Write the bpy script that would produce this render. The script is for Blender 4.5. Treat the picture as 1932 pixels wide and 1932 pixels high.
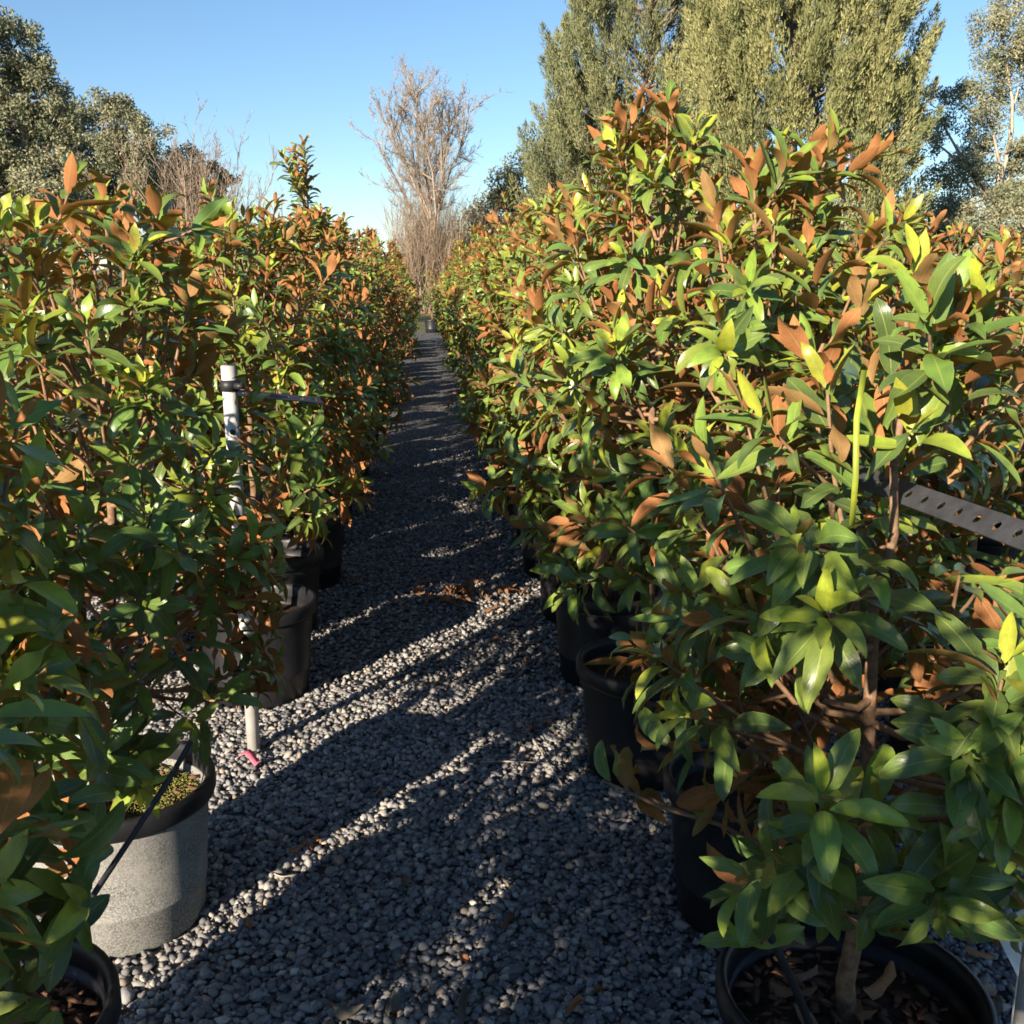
import bpy, math, random
import numpy as np
from mathutils import Vector, Matrix

for o in list(bpy.data.objects):
    bpy.data.objects.remove(o)
SC = bpy.context.scene
COL = SC.collection
R = math.radians
rng = np.random.default_rng(7)

# ------------------------------------------------------------------ camera
CAM_H, PITCH, YAW = 1.5, R(12.9), R(4.7)
cam_data = bpy.data.cameras.new('camera')
cam = bpy.data.objects.new('camera', cam_data)
COL.objects.link(cam)
cam.location = (0, 0, CAM_H)
cam.rotation_euler = (R(90) - PITCH, 0, -YAW)
cam_data.sensor_width = 36
cam_data.lens = 36.0
cam_data.clip_start = 0.02
cam_data.clip_end = 8000
SC.camera = cam

# ------------------------------------------------------------------ sky and sun
SUN_EL, SUN_AZ = R(17.5), R(216)          # azimuth clockwise from +Y
world = bpy.data.worlds.new('World')
SC.world = world
world.use_nodes = True
wn = world.node_tree.nodes
wl = world.node_tree.links
wn.clear()
sky_n = wn.new('ShaderNodeTexSky')
sky_n.sky_type = 'NISHITA'
sky_n.sun_disc = False
sky_n.sun_elevation = SUN_EL
sky_n.sun_rotation = SUN_AZ
sky_n.altitude = 100
sky_n.air_density = 1.0
sky_n.dust_density = 0.0
sky_n.ozone_density = 4.0
bg = wn.new('ShaderNodeBackground')
bg.inputs['Strength'].default_value = 0.078
wo = wn.new('ShaderNodeOutputWorld')
wl.new(sky_n.outputs['Color'], bg.inputs['Color'])
wl.new(bg.outputs['Background'], wo.inputs['Surface'])

sun_data = bpy.data.lights.new('sun', 'SUN')
sun_data.energy = 5.0
sun_data.angle = R(0.53)
sun_data.color = (1.0, 0.87, 0.70)
sun = bpy.data.objects.new('sun', sun_data)
COL.objects.link(sun)
to_sun = Vector((math.sin(SUN_AZ) * math.cos(SUN_EL), math.cos(SUN_AZ) * math.cos(SUN_EL), math.sin(SUN_EL)))
sun.rotation_euler = to_sun.to_track_quat('Z', 'Y').to_euler()
sun.location = (-6, -10, 8)

SC.view_settings.view_transform = 'Standard'
SC.view_settings.look = 'None'
SC.view_settings.gamma = 1.0
SC.view_settings.exposure = 1.15
SC.render.engine = 'CYCLES'
SC.cycles.use_denoising = True
SC.cycles.filter_width = 1.7
SC.cycles.use_adaptive_sampling = True
SC.cycles.adaptive_threshold = 0.02
SC.cycles.max_bounces = 4
SC.cycles.diffuse_bounces = 2
SC.cycles.glossy_bounces = 1
SC.cycles.transmission_bounces = 2
SC.cycles.caustics_reflective = False
SC.cycles.caustics_refractive = False

# ------------------------------------------------------------------ helpers
def tag(o, label=None, cat=None, group=None, kind=None):
    if label: o['label'] = label
    if cat: o['category'] = cat
    if group: o['group'] = group
    if kind: o['kind'] = kind
    return o

def empty(name, loc=(0, 0, 0), rz=0.0):
    o = bpy.data.objects.new(name, None)
    o.empty_display_size = 0.1
    COL.objects.link(o)
    o.location = loc
    o.rotation_euler = (0, 0, rz)
    return o

def mk_mesh(name, V, F, mats, uv=None, lc=None, smooth=True, mat_idx=None):
    """V (n,3), F (m,k) index array; uv per vertex, lc per vertex colour."""
    V = np.ascontiguousarray(V, dtype=np.float32)
    F = np.ascontiguousarray(F, dtype=np.int32)
    m, k = F.shape
    me = bpy.data.meshes.new(name)
    me.vertices.add(len(V)); me.vertices.foreach_set('co', V.ravel())
    me.loops.add(m * k); me.loops.foreach_set('vertex_index', F.ravel())
    me.polygons.add(m)
    me.polygons.foreach_set('loop_start', np.arange(0, m * k, k, dtype=np.int32))
    me.polygons.foreach_set('loop_total', np.full(m, k, dtype=np.int32))
    if smooth:
        me.polygons.foreach_set('use_smooth', np.ones(m, dtype=bool))
    if mat_idx is not None:
        me.polygons.foreach_set('material_index', np.asarray(mat_idx, dtype=np.int32))
    if uv is not None:
        ul = me.uv_layers.new(name='uv')
        ul.data.foreach_set('uv', np.ascontiguousarray(np.asarray(uv, dtype=np.float32)[F.ravel()]).ravel())
    if lc is not None:
        a = me.attributes.new('lc', 'FLOAT_COLOR', 'POINT')
        c = np.ones((len(V), 4), dtype=np.float32)
        c[:, :lc.shape[1]] = lc
        a.data.foreach_set('color', c.ravel())
    me.update(calc_edges=True)
    for mt in (mats if isinstance(mats, (list, tuple)) else [mats]):
        me.materials.append(mt)
    return me

def link(name, me, parent=None, loc=(0, 0, 0)):
    o = bpy.data.objects.new(name, me)
    COL.objects.link(o)
    o.location = loc
    if parent is not None:
        o.parent = parent
    return o

class MB:
    """collects quads into one mesh"""
    def __init__(self):
        self.V, self.F, self.n = [], [], 0
    def add(self, V, F):
        V = np.asarray(V, float); F = np.asarray(F, int)
        if F.shape[1] == 3:
            F = np.concatenate([F, F[:, 2:3]], 1)
        self.V.append(V); self.F.append(F + self.n); self.n += len(V)
        return self
    def tube(self, P, rad, sides=6, cap=True):
        P = np.asarray(P, float); n = len(P)
        rad = np.broadcast_to(np.asarray(rad, float), (n,))
        T = np.gradient(P, axis=0)
        T /= np.linalg.norm(T, axis=1, keepdims=True) + 1e-9
        ref = np.array([0, 0, 1.0]) if abs(T[0, 2]) < .9 else np.array([1.0, 0, 0])
        U = np.cross(T, ref); U /= np.linalg.norm(U, axis=1, keepdims=True) + 1e-9
        W = np.cross(T, U)
        a = np.arange(sides) * 2 * np.pi / sides
        ring = U[:, None] * np.cos(a)[None, :, None] + W[:, None] * np.sin(a)[None, :, None]
        V = (P[:, None] + ring * rad[:, None, None]).reshape(-1, 3)
        i = np.arange(n - 1)[:, None] * sides
        j = np.arange(sides)[None]
        jn = (j + 1) % sides
        F = np.stack([i + j, i + sides + j, i + sides + jn, i + jn], -1).reshape(-1, 4)
        if cap:
            c0 = len(V); V = np.concatenate([V, P[:1], P[-1:]])
            j = np.arange(sides); jn = (j + 1) % sides
            Fa = np.stack([j, jn, np.full(sides, c0), np.full(sides, c0)], -1)
            b = (n - 1) * sides
            Fb = np.stack([b + jn, b + j, np.full(sides, c0 + 1), np.full(sides, c0 + 1)], -1)
            F = np.concatenate([F, Fa, Fb])
        return self.add(V, F)
    def lathe(self, prof, seg=40, closed=False):
        prof = np.asarray(prof, float); n = len(prof)
        a = np.arange(seg) * 2 * np.pi / seg
        V = np.stack([prof[:, 0:1] * np.cos(a), prof[:, 0:1] * np.sin(a), np.repeat(prof[:, 1:2], seg, 1)], -1).reshape(-1, 3)
        i = np.arange(n - 1)[:, None] * seg; j = np.arange(seg)[None]; jn = (j + 1) % seg
        F = np.stack([i + j, i + jn, i + seg + jn, i + seg + j], -1).reshape(-1, 4)
        return self.add(V, F)
    def box(self, c, s, rot=None):
        s = np.asarray(s, float) / 2
        V = np.array([[x, y, z] for z in (-1, 1) for y in (-1, 1) for x in (-1, 1)], float) * s
        if rot is not None: V = V @ np.asarray(rot).T
        F = [[0, 2, 3, 1], [4, 5, 7, 6], [0, 1, 5, 4], [2, 6, 7, 3], [0, 4, 6, 2], [1, 3, 7, 5]]
        return self.add(V + np.asarray(c, float), F)
    def mesh(self, name, mat, smooth=True):
        V = np.concatenate(self.V); F = np.concatenate(self.F)
        me = bpy.data.meshes.new(name)
        me.from_pydata(V.tolist(), [], [list(dict.fromkeys(f)) for f in F.tolist()])
        if smooth:
            me.polygons.foreach_set('use_smooth', np.ones(len(me.polygons), dtype=bool))
        me.update()
        me.materials.append(mat)
        return me
    def build(self, name, mat, parent=None, smooth=True, loc=(0, 0, 0)):
        return link(name, self.mesh(name, mat, smooth), parent, loc)

def ray(px, py):
    """direction through a pixel of the 1932-wide view of the photograph"""
    u = px / 1932 - .5; v = py / 1932 - .5
    fw = math.cos(PITCH) - v * math.sin(PITCH); z = -math.sin(PITCH) - v * math.cos(PITCH)
    return np.array([u * math.cos(YAW) + fw * math.sin(YAW), -u * math.sin(YAW) + fw * math.cos(YAW), z])
def at(px, py, Y):
    r = ray(px, py); return r * Y / r[1] + np.array([0, 0, CAM_H])
def ground(px, py, z=0.0):
    r = ray(px, py); return r * (z - CAM_H) / r[2] + np.array([0, 0, CAM_H])

def unit(v):
    return v / (np.linalg.norm(v, axis=-1, keepdims=True) + 1e-9)

# ------------------------------------------------------------------ materials
def new_mat(name):
    m = bpy.data.materials.new(name); m.use_nodes = True
    nt = m.node_tree; nt.nodes.clear()
    out = nt.nodes.new('ShaderNodeOutputMaterial')
    return m, nt, out

def N(nt, t, **kw):
    n = nt.nodes.new(t)
    for k, v in kw.items():
        if k.startswith('in_'):
            key = k[3:].replace('_', ' ')
            n.inputs[int(key) if key.isdigit() else key].default_value = v
        else:
            setattr(n, k, v)
    return n

def mix_rgb(nt, fac, a, b, blend='MIX'):
    n = nt.nodes.new('ShaderNodeMix'); n.data_type = 'RGBA'; n.blend_type = blend
    for sock, val in ((n.inputs[0], fac), (n.inputs[6], a), (n.inputs[7], b)):
        if isinstance(val, bpy.types.NodeSocket): nt.links.new(val, sock)
        elif isinstance(val, (int, float)): sock.default_value = val
        else: sock.default_value = (*val, 1)
    return n.outputs[2]

def math_n(nt, op, a, b=0.0, c=0.0):
    n = nt.nodes.new('ShaderNodeMath'); n.operation = op
    for i, v in enumerate((a, b, c)):
        if isinstance(v, bpy.types.NodeSocket): nt.links.new(v, n.inputs[i])
        else: n.inputs[i].default_value = v
    return n.outputs[0]

def ramp(nt, fac, stops):
    n = nt.nodes.new('ShaderNodeValToRGB')
    el = n.color_ramp.elements
    while len(el) < len(stops): el.new(0.5)
    for e, (p, c) in zip(el, stops):
        e.position = p; e.color = (*c, 1)
    nt.links.new(fac, n.inputs[0])
    return n.outputs[0]

def noise(nt, scale, detail=3.0, rough=0.55, vec=None):
    n = N(nt, 'ShaderNodeTexNoise')
    n.inputs['Scale'].default_value = scale; n.inputs['Detail'].default_value = detail
    n.inputs['Roughness'].default_value = rough
    if vec is not None: nt.links.new(vec, n.inputs['Vector'])
    return n.outputs[0]

def simple(name, color, rough=0.6, spec=0.5, metal=0.0, var=0.25, scale=30.0, bump=0.0, color2=None, coords='Object', rvar=0.0):
    m, nt, out = new_mat(name)
    p = N(nt, 'ShaderNodeBsdfPrincipled')
    tc = N(nt, 'ShaderNodeTexCoord')
    nz = noise(nt, scale, 5, .6, tc.outputs[coords])
    c2 = color2 if color2 else tuple(c * (1 - var) for c in color)
    c1 = color if color2 else tuple(min(1, c * (1 + var)) for c in color)
    f = ramp(nt, nz, [(.32, (0, 0, 0)), (.68, (1, 1, 1))])
    nt.links.new(mix_rgb(nt, f, c2, c1), p.inputs['Base Color'])
    p.inputs['Roughness'].default_value = rough
    p.inputs['Specular IOR Level'].default_value = spec
    p.inputs['Metallic'].default_value = metal
    if bump:
        b = N(nt, 'ShaderNodeBump'); b.inputs['Strength'].default_value = bump; b.inputs['Distance'].default_value = 0.004
        nt.links.new(nz, b.inputs['Height']); nt.links.new(b.outputs[0], p.inputs['Normal'])
    nt.links.new(p.outputs[0], out.inputs[0])
    return m

def leaf_material(name, top_stops, bot_a, bot_b, trans_col, trans=0.14, rough=0.29):
    """two-faced leaf: lc.r = age of the leaf, lc.g = random, uv = across / along"""
    m, nt, out = new_mat(name)
    at_ = N(nt, 'ShaderNodeAttribute'); at_.attribute_name = 'lc'
    sep = N(nt, 'ShaderNodeSeparateColor'); nt.links.new(at_.outputs['Color'], sep.inputs[0])
    age, rnd, drk = sep.outputs[0], sep.outputs[1], sep.outputs[2]
    uvn = N(nt, 'ShaderNodeUVMap'); uvn.uv_map = 'uv'
    su = N(nt, 'ShaderNodeSeparateXYZ'); nt.links.new(uvn.outputs[0], su.inputs[0])
    across = math_n(nt, 'ABSOLUTE', math_n(nt, 'SUBTRACT', su.outputs[0], 0.5))
    top = ramp(nt, age, top_stops)
    hsv = N(nt, 'ShaderNodeHueSaturation')
    nt.links.new(top, hsv.inputs['Color'])
    nt.links.new(math_n(nt, 'MULTIPLY_ADD', rnd, 0.035, 0.4825), hsv.inputs['Hue'])
    nt.links.new(math_n(nt, 'MULTIPLY_ADD', rnd, 0.5, 0.75), hsv.inputs['Value'])
    cb = N(nt, 'ShaderNodeCombineXYZ')
    nt.links.new(math_n(nt, 'MULTIPLY', su.outputs[0], 0.45), cb.inputs[0]); nt.links.new(su.outputs[1], cb.inputs[1])
    nt.links.new(math_n(nt, 'MULTIPLY_ADD', rnd, 37.0, math_n(nt, 'MULTIPLY', age, 23.0)), cb.inputs[2])
    vec = cb.outputs[0]
    nz = noise(nt, 3.2, 4, .62, vec); fine = noise(nt, 34, 3, .7, vec)
    top = mix_rgb(nt, ramp(nt, nz, [(.38, (0, 0, 0)), (.72, (.5, .5, .5))]), hsv.outputs[0], (0.035, 0.065, 0.016))
    rib = math_n(nt, 'LESS_THAN', across, 0.026)
    mar = math_n(nt, 'GREATER_THAN', across, 0.474)
    # side veins sweeping toward the tip, wavering a little
    ph = math_n(nt, 'MULTIPLY_ADD', nz, 5.0, math_n(nt, 'MULTIPLY_ADD', su.outputs[1], 62.0, math_n(nt, 'MULTIPLY', across, -40.0)))
    veins = math_n(nt, 'SINE', ph)
    vein_m = math_n(nt, 'MULTIPLY', math_n(nt, 'GREATER_THAN', veins, 0.82), math_n(nt, 'MULTIPLY', nz, 0.26))
    top = mix_rgb(nt, vein_m, top, (0.22, 0.29, 0.06))
    top = mix_rgb(nt, math_n(nt, 'MULTIPLY', rib, 0.65), top, (0.34, 0.38, 0.08))
    top = mix_rgb(nt, math_n(nt, 'MULTIPLY', mar, 0.4), top, (0.30, 0.33, 0.06))
    # brown blemishes and dry tips on some leaves
    tipm = math_n(nt, 'MULTIPLY', math_n(nt, 'GREATER_THAN', math_n(nt, 'ADD', su.outputs[1], math_n(nt, 'MULTIPLY', nz, .22)), 1.055), math_n(nt, 'GREATER_THAN', rnd, .55))
    top = mix_rgb(nt, math_n(nt, 'MULTIPLY', tipm, .75), top, (0.20, 0.10, 0.04))
    spots = math_n(nt, 'GREATER_THAN', fine, 0.70)
    top = mix_rgb(nt, math_n(nt, 'MULTIPLY', spots, .55), top, (0.13, 0.09, 0.035))
    dust = ramp(nt, fine, [(.3, (0, 0, 0)), (.6, (.16, .16, .16))])
    top = mix_rgb(nt, dust, top, (0.23, 0.24, 0.17))
    bot = ramp(nt, math_n(nt, 'FRACT', math_n(nt, 'MULTIPLY', rnd, 7.3)), [(0, (0.58, 0.19, 0.06)), (.4, bot_a), (.7, (0.42, 0.15, 0.06)), (.88, bot_b), (1, (0.38, 0.29, 0.11))])
    bot = mix_rgb(nt, ramp(nt, nz, [(.35, (0, 0, 0)), (.7, (.65, .65, .65))]), bot, tuple(c * .5 for c in bot_a))
    bot = mix_rgb(nt, ramp(nt, fine, [(.4, (0, 0, 0)), (.7, (.35, .35, .35))]), bot, (0.50, 0.33, 0.17))
    bot = mix_rgb(nt, math_n(nt, 'MULTIPLY', math_n(nt, 'GREATER_THAN', veins, 0.7), .22), bot, (0.22, 0.09, 0.04))
    bot = mix_rgb(nt, math_n(nt, 'MULTIPLY', rib, 0.6), bot, (0.48, 0.32, 0.14))
    geo = N(nt, 'ShaderNodeNewGeometry')
    p1 = N(nt, 'ShaderNodeBsdfPrincipled'); p2 = N(nt, 'ShaderNodeBsdfPrincipled')
    nt.links.new(top, p1.inputs['Base Color']); nt.links.new(bot, p2.inputs['Base Color'])
    nt.links.new(math_n(nt, 'MULTIPLY_ADD', fine, 0.25, math_n(nt, 'MULTIPLY_ADD', nz, 0.2, rough - .2)), p1.inputs['Roughness'])
    p1.inputs['Specular IOR Level'].default_value = 0.42
    p2.inputs['Roughness'].default_value = 0.85; p2.inputs['Specular IOR Level'].default_value = 0.1
    bmp = N(nt, 'ShaderNodeBump'); bmp.inputs['Strength'].default_value = 0.25; bmp.inputs['Distance'].default_value = 0.002
    nt.links.new(math_n(nt, 'MULTIPLY_ADD', veins, 0.06, math_n(nt, 'MULTIPLY_ADD', fine, .25, nz)), bmp.inputs['Height']); nt.links.new(bmp.outputs[0], p1.inputs['Normal'])
    t = N(nt, 'ShaderNodeBsdfTranslucent')
    nt.links.new(mix_rgb(nt, age, trans_col, tuple(c * .45 for c in trans_col)), t.inputs['Color'])
    mx = N(nt, 'ShaderNodeMixShader'); nt.links.new(geo.outputs['Backfacing'], mx.inputs[0])
    nt.links.new(p1.outputs[0], mx.inputs[1]); nt.links.new(p2.outputs[0], mx.inputs[2])
    mx2 = N(nt, 'ShaderNodeMixShader'); mx2.inputs[0].default_value = trans
    nt.links.new(mx.outputs[0], mx2.inputs[1]); nt.links.new(t.outputs[0], mx2.inputs[2])
    nt.links.new(mx2.outputs[0], out.inputs[0])
    return m

def tint_material(name, stops, rough=0.8, spec=0.2, trans=0.0, bump=0.0):
    """colour by lc.r through a ramp, value by lc.g"""
    m, nt, out = new_mat(name)
    at_ = N(nt, 'ShaderNodeAttribute'); at_.attribute_name = 'lc'
    sep = N(nt, 'ShaderNodeSeparateColor'); nt.links.new(at_.outputs['Color'], sep.inputs[0])
    c = ramp(nt, sep.outputs[0], stops)
    hsv = N(nt, 'ShaderNodeHueSaturation'); nt.links.new(c, hsv.inputs['Color'])
    nt.links.new(math_n(nt, 'MULTIPLY_ADD', sep.outputs[1], 0.7, 0.65), hsv.inputs['Value'])
    p = N(nt, 'ShaderNodeBsdfPrincipled')
    col = hsv.outputs[0]
    if bump:
        tc = N(nt, 'ShaderNodeTexCoord')
        nz = noise(nt, 220, 4, .65, tc.outputs['Object'])
        col = mix_rgb(nt, math_n(nt, 'MULTIPLY', nz, 0.4), col, (0.07, 0.07, 0.072))
        b = N(nt, 'ShaderNodeBump'); b.inputs['Strength'].default_value = bump; b.inputs['Distance'].default_value = 0.003
        nt.links.new(nz, b.inputs['Height']); nt.links.new(b.outputs[0], p.inputs['Normal'])
    nt.links.new(col, p.inputs['Base Color'])
    p.inputs['Roughness'].default_value = rough; p.inputs['Specular IOR Level'].default_value = spec
    if trans:
        t = N(nt, 'ShaderNodeBsdfTranslucent'); nt.links.new(col, t.inputs['Color'])
        mx = N(nt, 'ShaderNodeMixShader'); mx.inputs[0].default_value = trans
        nt.links.new(p.outputs[0], mx.inputs[1]); nt.links.new(t.outputs[0], mx.inputs[2])
        nt.links.new(mx.outputs[0], out.inputs[0])
    else:
        nt.links.new(p.outputs[0], out.inputs[0])
    return m

M = {}
M['leaf'] = leaf_material('magnolia_leaf',
    [(0.0, (0.46, 0.48, 0.03)), (0.2, (0.27, 0.37, 0.035)), (0.5, (0.125, 0.215, 0.035)), (1.0, (0.045, 0.105, 0.032))],
    (0.52, 0.20, 0.075), (0.42, 0.24, 0.10), (0.45, 0.50, 0.03))
M['twig'] = simple('magnolia_twig', (0.29, 0.175, 0.10), .8, .2, var=.3, scale=60, bump=.3)
M['bark'] = simple('magnolia_bark', (0.23, 0.14, 0.085), .85, .2, var=.45, scale=55, bump=.8)
M['pot'] = simple('black_pot_plastic', (0.019, 0.019, 0.022), .45, .4, color2=(0.010, 0.010, 0.012), scale=14)
M['soil'] = simple('potting_soil', (0.06, 0.042, 0.03), .95, .1, var=.5, scale=70, bump=1.0)
M['gravel'] = tint_material('gravel_stone', [(0, (0.15, 0.15, 0.16)), (.4, (0.30, 0.29, 0.285)), (.7, (0.42, 0.39, 0.34)), (.9, (0.44, 0.32, 0.22)), (1, (0.60, 0.55, 0.48))], .85, .25, bump=.5)
M['dry'] = tint_material('dry_leaf', [(0, (0.34, 0.13, 0.05)), (.5, (0.42, 0.20, 0.08)), (1, (0.22, 0.185, 0.14))], .8, .2, trans=.08, bump=.5)
M['steel'] = simple('galvanised_white_steel', (0.62, 0.61, 0.58), .55, .4, color2=(0.40, 0.385, 0.35), scale=9)
M['rail'] = simple('grey_perforated_steel', (0.06, 0.062, 0.068), .55, .5, metal=.2, var=.25, scale=40)
M['black'] = simple('black_rubber', (0.02, 0.02, 0.022), .5, .5, var=.2)
M['hose'] = simple('dark_drip_tube', (0.035, 0.037, 0.042), .45, .5, var=.25)
M['pink'] = simple('pink_tape', (0.62, 0.13, 0.19), .5, .4, var=.2)
M['paper'] = simple('white_plastic_tag', (0.75, 0.75, 0.74), .5, .4, var=.06)
M['barkchip'] = tint_material('bark_chip', [(0, (0.20, 0.085, 0.045)), (.5, (0.26, 0.13, 0.075)), (1, (0.12, 0.075, 0.05))], .9, .15, bump=.4)
M['moss'] = tint_material('pot_moss', [(0, (0.20, 0.22, 0.05)), (1, (0.32, 0.31, 0.10))], .9, .1)
M['euc'] = tint_material('gum_leaf', [(0, (0.17, 0.19, 0.11)), (.6, (0.27, 0.27, 0.16)), (1, (0.37, 0.33, 0.20))], .6, .3, trans=.15)
M['eucdark'] = tint_material('dark_tree_leaf', [(0, (0.16, 0.18, 0.10)), (1, (0.34, 0.32, 0.19))], .6, .3, trans=.12)
M['cas'] = tint_material('sheoak_needle', [(0, (0.17, 0.19, 0.08)), (.6, (0.27, 0.27, 0.115)), (1, (0.36, 0.33, 0.14))], .75, .2, trans=.15)
M['casdark'] = tint_material('dark_sheoak_needle', [(0, (0.13, 0.155, 0.08)), (.6, (0.21, 0.22, 0.105)), (1, (0.27, 0.26, 0.12))], .75, .2, trans=.12)
M['trunk'] = simple('tree_trunk_bark', (0.24, 0.19, 0.15), .9, .15, var=.4, scale=6, bump=.6)
M['palebark'] = simple('pale_poplar_bark', (0.42, 0.36, 0.29), .85, .2, var=.3, scale=4, bump=.4)
M['bare'] = tint_material('bare_twig', [(0, (0.30, 0.22, 0.16)), (.6, (0.40, 0.31, 0.22)), (1, (0.34, 0.29, 0.25))], .85, .15)

def pot_dusty():
    m, nt, out = new_mat('dusty_grey_pot_plastic')
    p = N(nt, 'ShaderNodeBsdfPrincipled'); tc = N(nt, 'ShaderNodeTexCoord')
    big = noise(nt, 9, 4, .6, tc.outputs['Object']); fine = noise(nt, 260, 2, .7, tc.outputs['Object'])
    b = ramp(nt, big, [(.35, (0.25, 0.245, 0.23)), (.62, (0.09, 0.09, 0.088))])
    mp = N(nt, 'ShaderNodeMapping'); mp.inputs['Scale'].default_value = (22, 22, 1.6); nt.links.new(tc.outputs['Object'], mp.inputs[0])
    st = noise(nt, 1.5, 5, .65, mp.outputs[0])
    b = mix_rgb(nt, ramp(nt, st, [(.45, (0, 0, 0)), (.75, (.6, .6, .6))]), b, (0.06, 0.06, 0.06))
    c = mix_rgb(nt, ramp(nt, fine, [(.38, (0, 0, 0)), (.62, (1, 1, 1))]), b, (0.33, 0.32, 0.29))
    nt.links.new(c, p.inputs['Base Color']); p.inputs['Roughness'].default_value = .75
    p.inputs['Specular IOR Level'].default_value = .3
    nt.links.new(p.outputs[0], out.inputs[0]); return m
M['potdusty'] = pot_dusty()

def ground_mat(name, kind):
    m, nt, out = new_mat(name)
    p = N(nt, 'ShaderNodeBsdfPrincipled'); geo = N(nt, 'ShaderNodeNewGeometry')
    pos = geo.outputs['Position']
    p.inputs['Roughness'].default_value = .92; p.inputs['Specular IOR Level'].default_value = .15
    b = N(nt, 'ShaderNodeBump')
    if kind == 'gravel':
        v = N(nt, 'ShaderNodeTexVoronoi'); v.inputs['Scale'].default_value = 46; nt.links.new(pos, v.inputs['Vector'])
        sv = N(nt, 'ShaderNodeSeparateColor'); nt.links.new(v.outputs['Color'], sv.inputs[0])
        c = ramp(nt, sv.outputs[0], [(0, (0.15, 0.15, 0.16)), (.5, (0.28, 0.27, 0.26)), (1, (0.44, 0.41, 0.37))])
        c = mix_rgb(nt, ramp(nt, v.outputs['Distance'], [(.35, (0, 0, 0)), (.7, (1, 1, 1))]), c, (0.035, 0.033, 0.03))
        c = mix_rgb(nt, math_n(nt, 'MULTIPLY', noise(nt, 1.6, 4, .6, pos), .5), c, (0.09, 0.08, 0.07))
        inv = math_n(nt, 'SUBTRACT', 1.0, v.outputs['Distance'])
        nt.links.new(inv, b.inputs['Height']); b.inputs['Strength'].default_value = .9; b.inputs['Distance'].default_value = .012
    else:
        n1 = noise(nt, .9, 6, .65, pos); n2 = noise(nt, 14, 4, .6, pos)
        c = mix_rgb(nt, ramp(nt, n1, [(.35, (0, 0, 0)), (.65, (1, 1, 1))]), (0.09, 0.11, 0.035), (0.22, 0.19, 0.11))
        c = mix_rgb(nt, n2, c, (0.13, 0.13, 0.06))
        nt.links.new(n2, b.inputs['Height']); b.inputs['Strength'].default_value = .6; b.inputs['Distance'].default_value = .05
    nt.links.new(b.outputs[0], p.inputs['Normal'])
    nt.links.new(c, p.inputs['Base Color']); nt.links.new(p.outputs[0], out.inputs[0])
    return m
M['groundgravel'] = ground_mat('gravel_ground', 'gravel')
M['grass'] = ground_mat('dry_grass_ground', 'grass')
M['hill'] = simple('haze_tinted_hill', (0.10, 0.14, 0.17), .95, .1, var=.2, scale=.01, coords='Object')  # distance haze is put into this bluish colour, no air is built

# ------------------------------------------------------------------ the setting
def sheet(name, x0, x1, y0, y1, z, mat):
    b = MB(); b.add([[x0, y0, z], [x1, y0, z], [x1, y1, z], [x0, y1, z]], [[0, 1, 2, 3]])
    return tag(b.build(name, mat, smooth=False), kind='structure')
sheet('ground', -4000, 4000, -4000, 4000, 0.0, M['grass'])
sheet('gravel_path', -9, 9, -8, 29, 0.004, M['groundgravel'])

def hills():
    b = MB()
    a = np.linspace(R(-75), R(75), 120)
    d = 2600
    h = 38 + 26 * np.sin(a * 7 + 1) + 14 * np.sin(a * 19) + 6 * np.sin(a * 53 + 2)
    h = np.maximum(h, 8)
    P0 = np.stack([d * np.sin(a), d * np.cos(a), 0 * a - 1], 1)
    P1 = np.stack([(d + 300) * np.sin(a), (d + 300) * np.cos(a), h], 1)
    P2 = np.stack([(d + 900) * np.sin(a), (d + 900) * np.cos(a), 0 * a - 1], 1)
    V = np.concatenate([P0, P1, P2]); n = len(a); i = np.arange(n - 1)
    F = np.concatenate([np.stack([i, i + 1, i + 1 + n, i + n], 1), np.stack([i + n, i + 1 + n, i + 1 + 2 * n, i + 2 * n], 1)])
    b.add(V, F)
    tag(b.build('hills', M['hill']), kind='structure')
hills()

# ------------------------------------------------------------------ trees
def quads(P, D, Nn, L, W):
    """leaf quads: rhombus-like four-corner blades"""
    S = unit(np.cross(D, Nn))
    a = P; c = P + D * L[:, None]; mid = P + D * (L * .5)[:, None]
    V = np.stack([a, mid + S * (W * .5)[:, None], c, mid - S * (W * .5)[:, None]], 1).reshape(-1, 3)
    F = np.arange(len(P) * 4).reshape(-1, 4)
    return V, F

def rand_unit(g, n):
    return unit(g.normal(size=(n, 3)))

def crown_object(name, P, D, L, W, age, g, mat, parent, tri=False):
    Nn = unit(np.cross(D, rand_unit(g, len(P))))
    if tri:
        S = unit(np.cross(D, Nn)) * (W * .6)[:, None]
        V = np.stack([P - S, P + S, P + D * L[:, None]], 1).reshape(-1, 3); F = np.arange(len(P) * 3).reshape(-1, 3)
    else:
        V, F = quads(P, D, Nn, L, W)
    lc = np.repeat(np.stack([age, g.random(len(P))], 1), 3 if tri else 4, 0)
    o = link(name, mk_mesh(name, V, F, mat, lc=lc, smooth=False), parent)
    return o

def limb_path(g, a, b, n=6, wob=.06, sag=0.0):
    a = np.asarray(a, float); b = np.asarray(b, float)
    t = np.linspace(0, 1, n)[:, None]
    P = a + (b - a) * t
    ln = np.linalg.norm(b - a)
    P += np.sin(t * np.pi) * g.normal(size=(1, 3)) * wob * ln + g.normal(size=(n, 3)) * wob * .25 * ln * np.sin(t * np.pi)
    P[:, 2] += (np.sin(t[:, 0] * np.pi)) * sag * ln
    return P

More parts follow.
